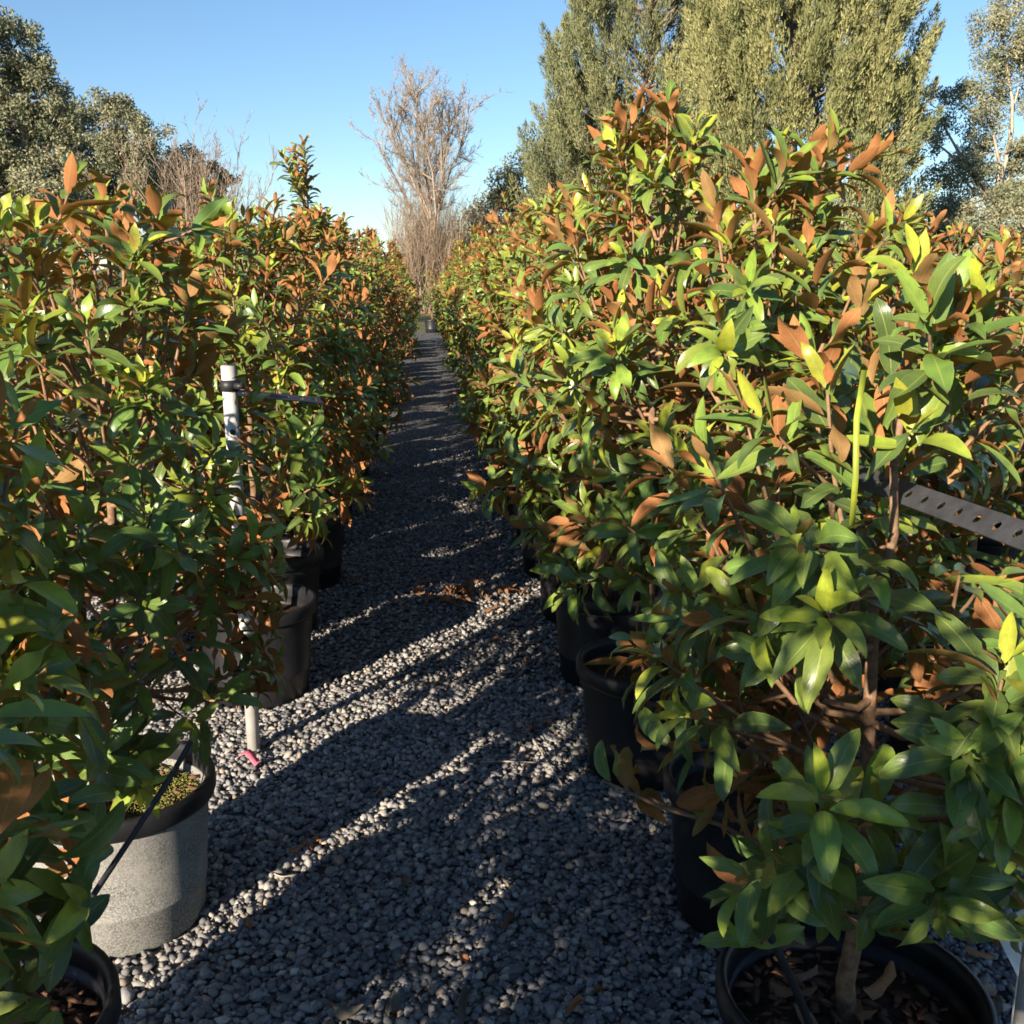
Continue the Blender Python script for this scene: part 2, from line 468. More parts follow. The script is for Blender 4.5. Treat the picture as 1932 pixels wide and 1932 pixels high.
def gum_tree(label, base, clumps, leaves, mat, seed, size=.2, cat='tree', name='gum_tree', trunk_r=.22, sub=34, spread=.20, group=None, bark='trunk'):
    """clumps: (x,y,z,rx,ry,rz) relative to base"""
    g = np.random.default_rng(seed)
    root = empty(name, base); tag(root, label, cat, group)
    tr = MB()
    top = max(c[2] for c in clumps)
    mid = np.array([np.mean([c[0] for c in clumps]) * .5, np.mean([c[1] for c in clumps]) * .5, top * .45])
    tr.tube(limb_path(g, (0, 0, -.05), mid, 7, .04), np.linspace(trunk_r, trunk_r * .6, 7), 8)
    tot = sum(c[3] * c[4] * c[5] for c in clumps)
    PP, DD, AG = [], [], []
    for (cx, cy, cz, rx, ry, rz) in clumps:
        c = np.array([cx, cy, cz])
        tr.tube(limb_path(g, mid * g.uniform(.7, 1), c, 6, .07), np.linspace(trunk_r * .5, trunk_r * .14, 6), 6)
        ns = max(8, int(sub))
        u = rand_unit(g, ns) * (g.uniform(.25, 1.0, ns) ** .5)[:, None]
        sc = c + u * np.array([rx, ry, rz])
        for s in sc[: ns // 2]:
            tr.tube(limb_path(g, c + (s - c) * .1, s, 4, .1), np.linspace(trunk_r * .13, trunk_r * .03, 4), 4, cap=False)
        nl = int(leaves * (rx * ry * rz) / tot)
        k = g.integers(0, ns, nl)
        r0 = np.array([rx, ry, rz]) * spread * 1.3
        off = rand_unit(g, nl) * (g.random(nl) ** .45)[:, None] * r0
        PP.append(sc[k] + off)
        d = unit(g.normal(size=(nl, 3)) + np.array([0, 0, -.6])); DD.append(d)
        AG.append(np.clip(.45 + .35 * g.normal(size=ns)[k] * .6 + .2 * g.normal(size=nl), 0, 1))
    tr.build('trunk', M[bark], root)
    P = np.concatenate(PP); n = len(P)
    crown_object('crown', P, np.concatenate(DD), g.uniform(.7, 1.4, n) * size, g.uniform(.35, .6, n) * size, np.concatenate(AG), g, mat, root)
    return root

def sheoak(label, base, H, rad, n_plume, per, mat, seed, size=.34, needle=.17, shape=None, group='tall sheoak trees behind the right rows'):
    """dense conical tree built of many upright feathery plumes"""
    g = np.random.default_rng(seed)
    root = empty('sheoak_tree', base); tag(root, label, 'tree', group)
    tr = MB()
    tr.tube(limb_path(g, (0, 0, -.05), (0, 0, H * .92), 9, .012), np.linspace(.34, .05, 9), 8)
    z = g.random(n_plume) ** .85
    prof = (lambda t: np.interp(t, [0, .12, .35, .6, .85, 1.0], shape if shape else [.78, .97, 1.0, .80, .42, .05]))
    th = g.random(n_plume) * 2 * np.pi
    lump = 1 + .14 * np.sin(th * 3 + z * 9 + seed) + .1 * np.sin(th * 7 + z * 21)
    rr = rad * prof(z) * lump * np.where(g.random(n_plume) < .78, g.uniform(.8, 1.02, n_plume), g.uniform(.4, .8, n_plume))
    C = np.stack([rr * np.cos(th), rr * np.sin(th), .4 + z * (H - .6)], 1)
    for i in range(0, n_plume, 6):
        s = np.array([0, 0, max(.3, C[i, 2] - rr[i] * .8)])
        tr.tube(limb_path(g, s, C[i], 4, .05), np.linspace(.07, .015, 4), 4, cap=False)
    tr.build('trunk', M['trunk'], root)
    k = np.repeat(np.arange(n_plume), per); n = len(k)
    axis = unit(np.stack([np.cos(th) * .35, np.sin(th) * .35, np.ones(n_plume)], 1) + g.normal(size=(n_plume, 3)) * .15)
    ln = g.uniform(.7, 1.5, n_plume) * size * 3.2
    t = g.random(n)
    wdt = (np.sin(np.pi * np.clip(t * .82 + .14, 0, 1)) ** .9) * size * .78
    off = rand_unit(g, n) * wdt[:, None] * (g.random(n) ** .5)[:, None]
    P = C[k] + axis[k] * (t * ln[k])[:, None] + off
    D = unit(axis[k] * 1.2 + g.normal(size=(n, 3)) * .3 + unit(off) * .45)
    age = np.clip(.5 + .22 * g.normal(size=n_plume)[k] + .15 * g.normal(size=n), 0, 1)
    crown_object('crown', P, D, g.uniform(.5, 1.2, n) * needle, g.uniform(.16, .27, n) * needle, age, g, mat, root, tri=True)
    return root

def stems_to_mesh(P0, P1, r0, r1, age, g, mat, name, parent, sides=3):
    """many straight tapering three-sided twigs at once"""
    n = len(P0)
    T = unit(P1 - P0); U = unit(np.cross(T, rand_unit(g, n))); W = np.cross(T, U)
    a = np.arange(sides) * 2 * np.pi / sides
    ring = U[:, None] * np.cos(a)[None, :, None] + W[:, None] * np.sin(a)[None, :, None]
    V = np.concatenate([P0[:, None] + ring * r0[:, None, None], P1[:, None] + ring * r1[:, None, None]], 1).reshape(-1, 3)
    j = np.arange(sides); jn = (j + 1) % sides
    f = np.stack([j, jn, jn + sides, j + sides], 1)
    F = (np.arange(n)[:, None, None] * 2 * sides + f[None]).reshape(-1, 4)
    lc = np.repeat(np.stack([age, g.random(n)], 1), 2 * sides, 0)
    return link(name, mk_mesh(name, V, F, mat, lc=lc, smooth=False), parent)

def grow(g, P, D, L, r, depth, out, up=.25, kids=(5, 5, 5), spread=.55, shrink=.52):
    """recursive upright branching, vectorised by level"""
    for lev in range(depth):
        nseg = 4 if lev < depth - 1 else 2
        nP, nD, nL, nr = [], [], [], []
        cur, d = P, D
        kid_pts = []
        for s in range(nseg):
            d = unit(d + g.normal(size=d.shape) * .16 + np.array([0, 0, up * .35]))
            nx = cur + d * (L / nseg)[:, None]
            ra = r * (1 - .75 * s / nseg); rb = r * (1 - .75 * (s + 1) / nseg)
            out.append((cur, nx, ra, rb))
            kid_pts.append((cur, nx, d))
            cur = nx
        if lev == depth - 1: break
        k = kids[lev]
        for q in range(k):
            s = g.integers(1 if lev == 0 else 0, nseg, len(P)); t = g.random(len(P))[:, None]
            A = np.stack([kid_pts[i][0] for i in range(nseg)]); B = np.stack([kid_pts[i][1] for i in range(nseg)])
            Dd = np.stack([kid_pts[i][2] for i in range(nseg)])
            ii = np.arange(len(P))
            nP.append(A[s, ii] * (1 - t) + B[s, ii] * t)
            nD.append(unit(Dd[s, ii] + g.normal(size=(len(P), 3)) * spread + np.array([0, 0, up])))
            nL.append(L * shrink * g.uniform(.6, 1.25, len(P)) * (1.15 - .15 * s))
            nr.append(r * .42 * g.uniform(.7, 1.1, len(P)))
        P = np.concatenate(nP); D = np.concatenate(nD); L = np.concatenate(nL); r = np.maximum(np.concatenate(nr), .0065)

def bare_tree(label, base, seed, H, stems, name='bare_poplar', cat='tree', thicket=None, kids=(9, 6, 5), spread=.5, up=.3, r=.16, trunk_h=2.0, shrink=.42, lean=.14, group=None, age=(.55, .25)):
    g = np.random.default_rng(seed)
    root = empty(name, base); tag(root, label, cat, group)
    tr = MB(); out = []
    fork = np.array([0, 0, trunk_h])
    if trunk_h > .3:
        tr.tube(limb_path(g, (0, 0, -.05), fork, 6, .02), np.linspace(r * 1.25, r, 6), 10)
    P = np.tile(fork, (stems, 1)) + g.normal(size=(stems, 3)) * np.array([.05, .05, .0])
    D = unit(np.stack([g.normal(size=stems) * lean, g.normal(size=stems) * lean, np.ones(stems)], 1))
    L = (H - trunk_h) * g.uniform(.82, 1.0, stems)
    grow(g, P, D, L, np.full(stems, r * .62), 4, out, up, kids, spread, shrink)
    if trunk_h > .3: tr.build('trunk', M['palebark'], root)
    A = np.concatenate([o[0] for o in out]); B = np.concatenate([o[1] for o in out])
    ra = np.concatenate([o[2] for o in out]); rb = np.concatenate([o[3] for o in out])
    stems_to_mesh(A, B, ra, rb, np.clip(age[0] + age[1] * g.normal(size=len(A)), 0, 1), g, M['bare'], 'crown', root)
    if thicket:
        n, x0, x1, y0, y1, h0, h1 = thicket
        out = []
        P = np.stack([g.uniform(x0, x1, n), g.uniform(y0, y1, n), np.zeros(n)], 1)
        D = unit(np.stack([g.normal(size=n) * .05, g.normal(size=n) * .05, np.ones(n)], 1))
        grow(g, P, D, g.uniform(h0, h1, n), np.full(n, .016), 2, out, .3, (9,), .35, .28)
        A = np.concatenate([o[0] for o in out]); B = np.concatenate([o[1] for o in out])
        ra = np.concatenate([o[2] for o in out]); rb = np.concatenate([o[3] for o in out])
        stems_to_mesh(A, B, ra, rb, g.uniform(0, .7, len(A)), g, M['bare'], 'sucker_thicket', root)
    return root

def gxy(px, Y):
    p = at(px, 600, Y); return (p[0], Y, 0)
def clump_px(base, Y, items):
    """crown clumps given where they stand in the view, at the tree's own distance"""
    r = []
    for (px, py, rw, rh) in items:
        p = at(px, py, Y); w = rw / 1932 * Y * 1.02; h = rh / 1932 * Y * 1.02
        r.append((p[0] - base[0], random.Random(px * 7 + py).uniform(-.3, .3) * w, p[2], w, w * .9, h))
    return r

b = gxy(818, 45)
bare_tree('tall leafless poplar with pale upright branches at the end of the gravel path', b, 14, 9.4, 12, thicket=(480, -1.1, .7, -.5, 1.5, 2.6, 5.4), lean=.2, kids=(13, 12, 12), spread=.62, r=.11, up=.24, shrink=.34, trunk_h=2.6, age=(.85, .2))

Y = 36; b = gxy(1215, Y + 7)
sheoak('dark grey-green sheoak, the left and rear of the two tall evergreens', b, 17.0, 4.1, 900, 300, M['casdark'], 21, size=.42, shape=[.9, 1.0, 1.0, .95, .6, .06])
b = gxy(1478, Y - 3)
sheoak('broad yellow-green sheoak, the right and front of the two tall evergreens', b, 15.5, 3.55, 1150, 300, M['cas'], 22, size=.40, shape=[.95, 1.0, .97, .84, .5, .06])
b = gxy(1110, 46)
sheoak('lower grey-green sheoak at the left foot of the tall evergreens', b, 9.2, 3.0, 240, 240, M['casdark'], 23, size=.42, shape=[1, 1, .9, .7, .4, .06])

Y = 40; b = gxy(985, 52)
gum_tree('rounded olive bush tree between the poplar and the tall evergreens', b, clump_px(b, 52, [(1050, 330, 70, 75), (985, 355, 65, 60), (1010, 420, 100, 70), (925, 410, 60, 50), (1080, 420, 80, 90), (900, 470, 60, 60)]), 34000, M['euc'], 31, size=.17, name='bush_tree')
b = gxy(905, 48)
bare_tree('pale leafless shrub right of the poplar trunk', b, 33, 4.6, 16, name='bare_shrub', cat='shrub', trunk_h=0.0, r=.05, lean=.3, kids=(7, 6, 4), spread=.6, group='leafless shrubs beyond the rows')

Y = 42; b = gxy(1880, Y)
gum_tree('airy gum tree with pale limbs at the right edge of the picture', b, clump_px(b, Y, [(1890, 60, 65, 75), (1850, 190, 60, 60), (1930, 150, 60, 70), (1770, 205, 50, 45), (1880, 290, 75, 45), (1740, 260, 40, 40), (1960, 330, 60, 70), (1800, 330, 70, 45), (1990, 40, 60, 70), (1900, 400, 120, 60)]), 52000, M['euc'], 41, size=.125, trunk_r=.2, sub=22, spread=.26, bark='palebark')

b = gxy(1800, 39)
gum_tree('low olive bush tree below the airy gum at right', b, clump_px(b, 39, [(1730, 430, 85, 65), (1830, 440, 85, 70), (1930, 440, 85, 75), (1780, 500, 120, 60), (1900, 520, 110, 60)]), 30000, M['euc'], 43, size=.14, name='bush_tree', trunk_r=.12)
Y = 34; b = gxy(20, Y)
gum_tree('tall dark gum tree at the left edge of the picture', b, clump_px(b, Y, [(20, 90, 60, 65), (70, 190, 65, 60), (10, 250, 75, 80), (100, 260, 45, 50), (-40, 120, 70, 90), (50, 350, 100, 60), (-60, 320, 90, 110)]), 80000, M['eucdark'], 51, size=.11, trunk_r=.28, sub=30, spread=.24)
Y = 44; b = gxy(225, Y)
gum_tree('rounded brown-green gum tree behind the left rows', b, clump_px(b, Y, [(200, 225, 65, 50), (255, 270, 60, 50), (160, 290, 70, 60), (220, 340, 85, 70), (285, 340, 45, 40), (150, 400, 100, 60)]), 70000, M['euc'], 52, size=.125, sub=30, spread=.24)
Y = 40; b = gxy(370, Y)
gum_tree('small dark tree at the right end of the left tree line', b, clump_px(b, Y, [(345, 300, 36, 26), (400, 335, 36, 30), (375, 360, 45, 40), (330, 345, 45, 45), (340, 420, 60, 60)]), 14000, M['eucdark'], 53, size=.15, trunk_r=.14, sub=18, spread=.26, name='small_tree')
b = gxy(380, 30)
bare_tree('leafless brown shrub standing before the small dark tree', b, 61, 4.9, 18, name='bare_shrub', cat='shrub', trunk_h=0.0, r=.05, lean=.22, kids=(8, 6, 4), spread=.5, group='leafless shrubs beyond the rows', age=(.15, .15))
b = gxy(480, 34)
bare_tree('thin leafless shrub beside the brown one, right of the left tree line', b, 62, 4.2, 9, name='bare_shrub', cat='shrub', trunk_h=0.0, r=.035, lean=.25, kids=(5, 4, 3), spread=.45, group='leafless shrubs beyond the rows')

# ------------------------------------------------------------------ magnolia leaves
def leaf_template(nl, nw, bend, fold, twist=0.0, wave=0.0, wide=.178, tipbend=0.0, rag=0):
    """unit-length leaf along +y, upper face +z; returns verts, quads, uv"""
    t = np.linspace(0, 1, nl + 1)
    prof = np.sin(np.pi * np.clip(t, 0, 1) ** .92) ** .72 * (1 - .12 * (t - .5))
    prof[0] = .06; prof[-1] = .03
    hw = wide * .9 * prof
    ang = -bend * (t ** 1.2) - tipbend * np.clip(t - .6, 0, 1) ** 1.5 * 4 + .25 * bend
    dy = np.cos(ang); dz = np.sin(ang)
    y = np.concatenate([[0], np.cumsum((dy[1:] + dy[:-1]) / 2 / nl)])
    z = np.concatenate([[0], np.cumsum((dz[1:] + dz[:-1]) / 2 / nl)])
    s = np.linspace(-1, 1, nw + 1)
    X = hw[:, None] * s[None]
    if rag:
        gr = np.random.default_rng(rag)
        X *= 1 + gr.normal(size=X.shape) * .035 * np.abs(s)[None] * np.sin(np.pi * t)[:, None]
        if rag % 5 == 0: X[gr.integers(2, nl - 1), -1 if rag % 2 else 0] *= .6
    fz = fold * np.abs(X) + wave * np.sin(t * 9)[:, None] * np.abs(s)[None] * s[None] * .1
    tw = twist * t
    Xr = X * np.cos(tw)[:, None] - fz * np.sin(tw)[:, None]
    Zr = X * np.sin(tw)[:, None] + fz * np.cos(tw)[:, None]
    Nl = np.stack([-np.sin(ang), np.cos(ang)], 1)
    V = np.stack([Xr, y[:, None] + Nl[:, 0:1] * Zr, z[:, None] + Nl[:, 1:2] * Zr], -1).reshape(-1, 3)
    k = nw + 1
    i = np.arange(nl)[:, None] * k; j = np.arange(nw)[None]
    F = np.stack([i + j, i + j + 1, i + k + j + 1, i + k + j], -1).reshape(-1, 4)
    uv = np.stack([np.repeat((s[None] + 1) / 2, nl + 1, 0), np.repeat(t[:, None], nw + 1, 1)], -1).reshape(-1, 2)
    return V, F, uv
SHAPES = [dict(bend=.35, fold=.35), dict(bend=.75, fold=.25, twist=.2), dict(bend=1.25, fold=.30, wide=.165), dict(bend=.15, fold=.55, twist=-.25),
          dict(bend=.55, fold=.15, wave=.5, twist=.35), dict(bend=.9, fold=.4, tipbend=.5, wide=.19), dict(bend=.3, fold=.2, wide=.20, wave=.4), dict(bend=.6, fold=.5, twist=-.4, wide=.16),
          dict(bend=1.5, fold=.45, twist=.3, wide=.17), dict(bend=-.3, fold=.4, wide=.165), dict(bend=.5, fold=.1, twist=.7, wave=.7, wide=.185), dict(bend=1.05, fold=.6, twist=-.6, wide=.15)]
for q_, sh in enumerate(SHAPES): sh['rag'] = q_ + 1
NEAR = [leaf_template(11, 2, **s) for s in SHAPES]
FAR = [leaf_template(5, 2, **s) for s in SHAPES]

class Plant:
    pass

def gen_magnolia(seed, Ht, Rd, n_br=30, leaf=.097, z_low=.62, dens=1.2, leader=0.0, twigs=3.7, taper=.55, droop_low=.35, bias=None, lean=(0, 0)):
    """one potted magnolia in local coordinates: leaf arrays + stems"""
    g = np.random.default_rng(seed)
    pl = Plant(); pl.branches = []
    zt = Ht - .10
    tz = np.linspace(.27, zt, 12)
    wob = np.cumsum(g.normal(size=(12, 2)) * .008, 0); wob -= wob[0]; wob += np.linspace(0, 1, 12)[:, None] ** 1.3 * np.array(lean)
    pl.trunk = np.concatenate([wob, tz[:, None]], 1); pl.trunk_r = np.linspace(.017, .0035, 12)
    tipsB, tipsD, tipsL, tipsT = [], [], [], []
    def trunk_at(z):
        return np.array([np.interp(z, tz, pl.trunk[:, 0]), np.interp(z, tz, pl.trunk[:, 1]), z])
    ga = g.random() * 6.28
    for i in range(n_br):
        f = (i + .5) / n_br
        zend = z_low + (Ht - z_low) * (f ** .9)
        rel = (zend - z_low) / (Ht - z_low)
        prof = np.interp(rel, [0, .12, .35, .6, .82, 1.0], [.62, .92, 1.0, .80, .50, .14 if taper else .36])
        az = ga + i * 2.39996 + g.normal() * .25
        rr = Rd * prof * g.uniform(.72, 1.12)
        if bias is not None:
            rr *= 1 + bias[1] * math.cos(az - bias[0])
        rise = np.interp(rel, [0, .25, 1], [.03, .16, .42]) * g.uniform(.7, 1.2)
        z0 = max(.40, min(zend - rise * 1.1, zt - .05))
        a = trunk_at(z0)
        hor = np.array([math.cos(az), math.sin(az), 0])
        e = np.array([a[0], a[1], 0]) + hor * rr; e[2] = zend - (droop_low * .12 if rel < .12 else 0)
        t = np.linspace(0, 1, 6)[:, None]
        P = a + (e - a) * t
        P[:, 2] -= np.sin(t[:, 0] * np.pi) * rise * .35
        P += g.normal(size=P.shape) * .008 * np.sin(t * np.pi)
        d_end = unit(unit(P[-1] - P[-3]) + np.array([0, 0, .02 + .75 * rel ** 1.5]) + hor * (.5 - .4 * rel))
        tl = g.uniform(.10, .15); P[-1] = P[-2] + d_end * tl * .93
        mb = MB(); mb.tube(P, np.linspace(.007, .0026, 6), 5, cap=False)
        tipsB.append(P[-2]); tipsD.append(d_end); tipsL.append(tl); tipsT.append(rel)
        nk = g.poisson(max(.3, twigs * (1.15 - rel * .5)))
        for q in range(nk):
            s = g.uniform(.35, .92)
            bp = np.array([np.interp(s, t[:, 0], P[:, c]) for c in range(3)])
            dd = unit(unit(P[-1] - P[0]) * .55 + g.normal(size=3) * .55 + np.array([0, 0, .02 + .55 * rel]) + hor * (.5 - .3 * rel))
            ln = g.uniform(.08, .19)
            mb.tube(np.stack([bp, bp + dd * ln * .5 + np.array([0, 0, -.003]), bp + dd * ln]), [.004, .0032, .0025], 4, cap=False)
            tipsB.append(bp + dd * ln * .35); tipsD.append(dd); tipsL.append(ln * .7 + .03); tipsT.append(rel)
        pl.branches.append(mb)
    # leader
    tipsB.append(pl.trunk[-2]); tipsD.append(np.array([0, 0, 1.0])); tipsL.append(.17); tipsT.append(1.0)
    tipsB.append(pl.trunk[-4]); tipsD.append(unit(np.array([.1, .1, 1.0]))); tipsL.append(.16); tipsT.append(.95)
    if leader > 0:
        mb = MB(); p0 = pl.trunk[-1]
        for q in range(3):
            dd = unit(np.array([g.normal() * .22, g.normal() * .22, 1])); l2 = leader * g.uniform(.6, 1)
            mb.tube(np.stack([p0, p0 + dd * l2 * .5, p0 + dd * l2]), [.006, .005, .003], 5, cap=False)
            for s in np.arange(.1, 1.0, .22):
                tipsB.append(p0 + dd * l2 * s); tipsD.append(dd); tipsL.append(.13); tipsT.append(1.0)
        pl.branches.append(mb)
    LP, LD, LN, LL, LA = [], [], [], [], []
    for B, T, Ln, rel in zip(tipsB, tipsD, tipsL, tipsT):
        n = int(round(g.uniform(8, 12.5) * dens))
        fr = np.linspace(0, 1, n)
        ref = np.array([0, 0, 1.0]) if abs(T[2]) < .9 else np.array([1.0, 0, 0])
        u = unit(np.cross(T, ref)); v = np.cross(T, u)
        phi = np.arange(n) * 2.39996 + g.random() * 6.28 + g.normal(size=n) * .2
        a = R(94 - 32 * rel) - R(60 - 22 * rel) * fr ** 1.3 + g.normal(size=n) * R(11)
        rad = u * np.cos(phi)[:, None] + v * np.sin(phi)[:, None]
        d = T * np.cos(a)[:, None] + rad * np.sin(a)[:, None]
        sag = (1 - fr) * g.uniform(.05, .75, n) * (1.25 - .75 * rel)
        d[:, 2] -= sag
        d = unit(d)
        nn = T - d * (d @ T)[:, None]
        nn = unit(nn) * .75 + np.array([0, 0, .55]) + g.normal(size=(n, 3)) * .22
        nn = unit(nn - d * np.sum(nn * d, 1, keepdims=True))
        p = B + T * (Ln * (.32 + .68 * fr))[:, None] + d * .008
        LP.append(p); LD.append(d); LN.append(nn)
        LL.append(leaf * g.uniform(.66, 1.25, n) * (1 - .42 * fr ** 4) * (1.05 - .15 * rel))
        new = g.random() < .22 + .2 * rel
        ag = .72 - .38 * fr - .12 * rel + g.normal(size=n) * .13
        if new: ag -= .38 * fr
        LA.append(ag)
    pl.P = np.concatenate(LP); pl.D = np.concatenate(LD); pl.N = np.concatenate(LN); pl.L = np.concatenate(LL)
    n = len(pl.P)
    pl.age = np.clip(np.concatenate(LA), 0, 1)
    pl.rnd = g.random(n); pl.var = g.integers(0, len(SHAPES), n)
    # keep leaves off the gravel and out of the pot
    pl.keep = (pl.P[:, 2] + pl.D[:, 2] * pl.L) > .33
    for k in ('P', 'D', 'N', 'L', 'age', 'rnd', 'var'):
        setattr(pl, k, getattr(pl, k)[pl.keep])
    return pl

def leaf_frames(pl, idx):
    D = pl.D[idx]; Nn = pl.N[idx]; S = unit(np.cross(D, Nn))
    L = pl.L[idx][:, None]
    return S * L, D * L, Nn * L, pl.P[idx]

def foliage_mesh(name, pl, idx, templates):
    VV, FF, UU, CC = [], [], [], []; n0 = 0
    S, D, Nn, P = leaf_frames(pl, idx)
    for v in range(len(SHAPES)):
        s = np.where(pl.var[idx] == v)[0]
        if not len(s): continue
        tv, tf, tu = templates[v]
        W = P[s][:, None] + tv[None, :, 0:1] * S[s][:, None] + tv[None, :, 1:2] * D[s][:, None] + tv[None, :, 2:3] * Nn[s][:, None]
        k = len(tv)
        VV.append(W.reshape(-1, 3)); FF.append((tf[None] + np.arange(len(s))[:, None, None] * k).reshape(-1, 4) + n0)
        UU.append(np.tile(tu, (len(s), 1)))
        CC.append(np.repeat(np.stack([pl.age[idx][s], pl.rnd[idx][s]], 1), k, 0)); n0 += len(s) * k
    if not VV: return None
    return mk_mesh(name, np.concatenate(VV), np.concatenate(FF), M['leaf'], uv=np.concatenate(UU), lc=np.concatenate(CC))

# --- where every pot stands: (x, y, height, crown radius, options)
ORD = ['first', 'second', 'third', 'fourth', 'fifth', 'sixth', 'seventh', 'eighth', 'ninth', 'tenth', 'eleventh', 'twelfth']
PL = []
def put(x, y, Ht, Rd, label, group, seed, **kw):
    PL.append(dict(x=x, y=y, Ht=Ht, Rd=Rd, label=label, group=group, seed=seed, kw=kw))
GL, GR = 'potted magnolias of the left row along the path', 'potted magnolias of the right row along the path'
put(-.74, 1.47, 1.58, .37, 'potted magnolia cut by the lower left corner, its black pot rim showing', GL, 101, leaf=.105, n_br=32, z_low=.56, droop_low=.6)
put(-.74, 2.26, 1.72, .39, 'potted magnolia in the dusty grey sunlit pot at left', GL, 102, leaf=.10, n_br=42, z_low=.57, pot='dusty', lean=(.09, 0), taper=0)
lx = [(3.62, 1.72), (4.32, 1.80), (5.02, 1.82), (5.74, 1.86), (6.42, 1.95, .32), (7.1, 1.80), (7.8, 1.92), (8.5, 1.9)]
for i, t in enumerate(lx):
    put(-.66 + random.Random(i).uniform(-.03, .03), t[0], t[1], .43, f'{ORD[i + 2]} potted magnolia from the camera in the left row' + (', with a tall leader' if len(t) > 2 else ', beyond the white post' if i == 0 else ''), GL, 110 + i, leader=t[2] if len(t) > 2 else 0)
put(.68, 1.42, 1.55, .38, 'nearest potted magnolia at lower right, bare trunk rising from wide black pot', GR, 201, leaf=.10, n_br=38, z_low=.60, droop_low=.6, dens=1.15, twigs=3.3, taper=0, bias=(R(180), .06))
rx = [(2.16, 1.80, .76), (2.92, 2.0, .66), (3.68, 1.86, .67), (4.4, 1.84, .68), (5.1, 1.88, .66), (5.8, 1.9, .68), (6.5, 1.86, .67), (7.2, 1.95, .66), (7.9, 1.9, .67), (8.6, 1.92, .67)]
for i, t in enumerate(rx):
    put(t[2], t[0], t[1], .45, f'{ORD[i + 1]} potted magnolia from the camera in the right row' + (', tallest against the evergreens' if i == 1 else ''), GR, 210 + i, leaf=.10 if i < 2 else .097, n_br=38 if i < 2 else 32, z_low=.74 if i < 3 else .66 if i < 6 else .58)
# second rows, seen over and between the first
for i, (x, y, h) in enumerate([(1.62, 2.85, 1.62), (1.66, 3.6, 1.70), (1.64, 4.4, 1.72), (1.66, 5.2, 1.75), (2.55, 3.7, 1.66), (2.6, 4.5, 1.7), (2.6, 5.3, 1.72)]):
    row = 'second' if x < 2 else 'third'
    put(x, y, h, .45, f'{ORD[i if x < 2 else i - 4]} potted magnolia from the camera in the {row} row right of the path', 'potted magnolias of the rows farther right', 300 + i)
for i, (x, y, h) in enumerate([(-1.62, 3.3, 1.72), (-1.6, 4.1, 1.74), (-1.62, 5.1, 1.76), (-2.5, 5.2, 1.75)]):
    row = 'second' if x > -2 else 'third'
    put(x, y, h, .45, f'{ORD[i if x > -2 else i - 3]} potted magnolia from the camera in the {row} row left of the path', 'potted magnolias of the rows farther left', 330 + i)

# --- pots
def pot_meshes(mat):
    b = MB()
    b.lathe([(.001, .004), (.172, .004), (.177, .012), (.186, .10), (.1885, .104), (.1885, .110), (.187, .114), (.203, .300), (.204, .315), (.196, .315), (.192, .26)], 44)
    r = MB()
    r.lathe([(.2045, .312), (.218, .314), (.2215, .322), (.2215, .352), (.218, .360), (.210, .362), (.204, .358), (.2005, .340), (.199, .300)], 44)
    return b.mesh('pot', mat), r.mesh('rim', mat)
POT = {'black': pot_meshes(M['pot'])}
POT['dusty'] = (pot_meshes(M['potdusty'])[0], POT['black'][1])
def soil_mesh(seed):
    g = np.random.default_rng(seed); b = MB()
    rings, seg = 8, 28
    V = [[0, 0, .287]]; F = []
    for i in range(1, rings + 1):
        for j in range(seg):
            a = j * 2 * np.pi / seg; r = .1965 * i / rings
            V.append([r * math.cos(a), r * math.sin(a), .285 + g.normal() * .004 + .012 * (1 - i / rings)])
    for j in range(seg): F.append([0, 1 + j, 1 + (j + 1) % seg, 1 + (j + 1) % seg])
    for i in range(rings - 1):
        for j in range(seg):
            p = 1 + i * seg; jn = (j + 1) % seg
            F.append([p + j, p + seg + j, p + seg + jn, p + jn])
    return b.add(V, F).mesh('soil', M['soil'])
SOIL = [soil_mesh(i) for i in range(3)]

def pot_parts(root, kind='black', i=0, rim=True):
    pw, pr = POT[kind]
    p = link('pot', pw, root)
    link('rim', pr, p)
    link('soil', SOIL[i % 3], root)
    return p

# --- which leaves the photograph shows best: a coarse depth test of every leaf
for d in PL:
    kw = dict(d['kw']); kw.pop('pot', None)
    d['pl'] = gen_magnolia(d['seed'], d['Ht'], d['Rd'], **kw)
# nobody's foliage grows across the post, the rail and the pots that stand clear of it
RAIL_A = at(1985, 1030, 1.12); RAIL_B = at(1535, 868, 1.75)
POST_B = ground(480, 1420); POST_T = at(430, 690, 3.03)
CLEAR = {101: [(200, 0, 1932, 2700), (120, 1810, 1932, 2700), (90, 0, 1932, 1100), (30, 0, 1932, 800)], 102: [(0, 1570, 1932, 2700), (395, 1340, 1932, 2700), (545, 0, 1932, 2700), (415, 670, 465, 830)],
         201: [(0, 1790, 1932, 2700), (0, 1480, 1205, 2700), (0, 1300, 1120, 2700), (0, 1700, 1310, 2700), (1640, 890, 1932, 1035), (1780, 960, 2000, 1070), (1592, 690, 1655, 985)],
         210: [(0, 1240, 1150, 2700), (0, 1480, 1932, 2700)], 211: [(0, 1200, 1090, 2700), (0, 1420, 1932, 2700)], 212: [(0, 1150, 1050, 2700)]}
def to_px(Q):
    z = Q @ fwv
    return ((Q @ rtv) / np.maximum(z, 1e-6) + .5) * 1932, (.5 - (Q @ upv) / np.maximum(z, 1e-6)) * 1932
fwv = np.array([math.cos(PITCH) * math.sin(YAW), math.cos(PITCH) * math.cos(YAW), -math.sin(PITCH)])
rtv = np.array([math.cos(YAW), -math.sin(YAW), 0]); upv = np.cross(rtv, fwv)
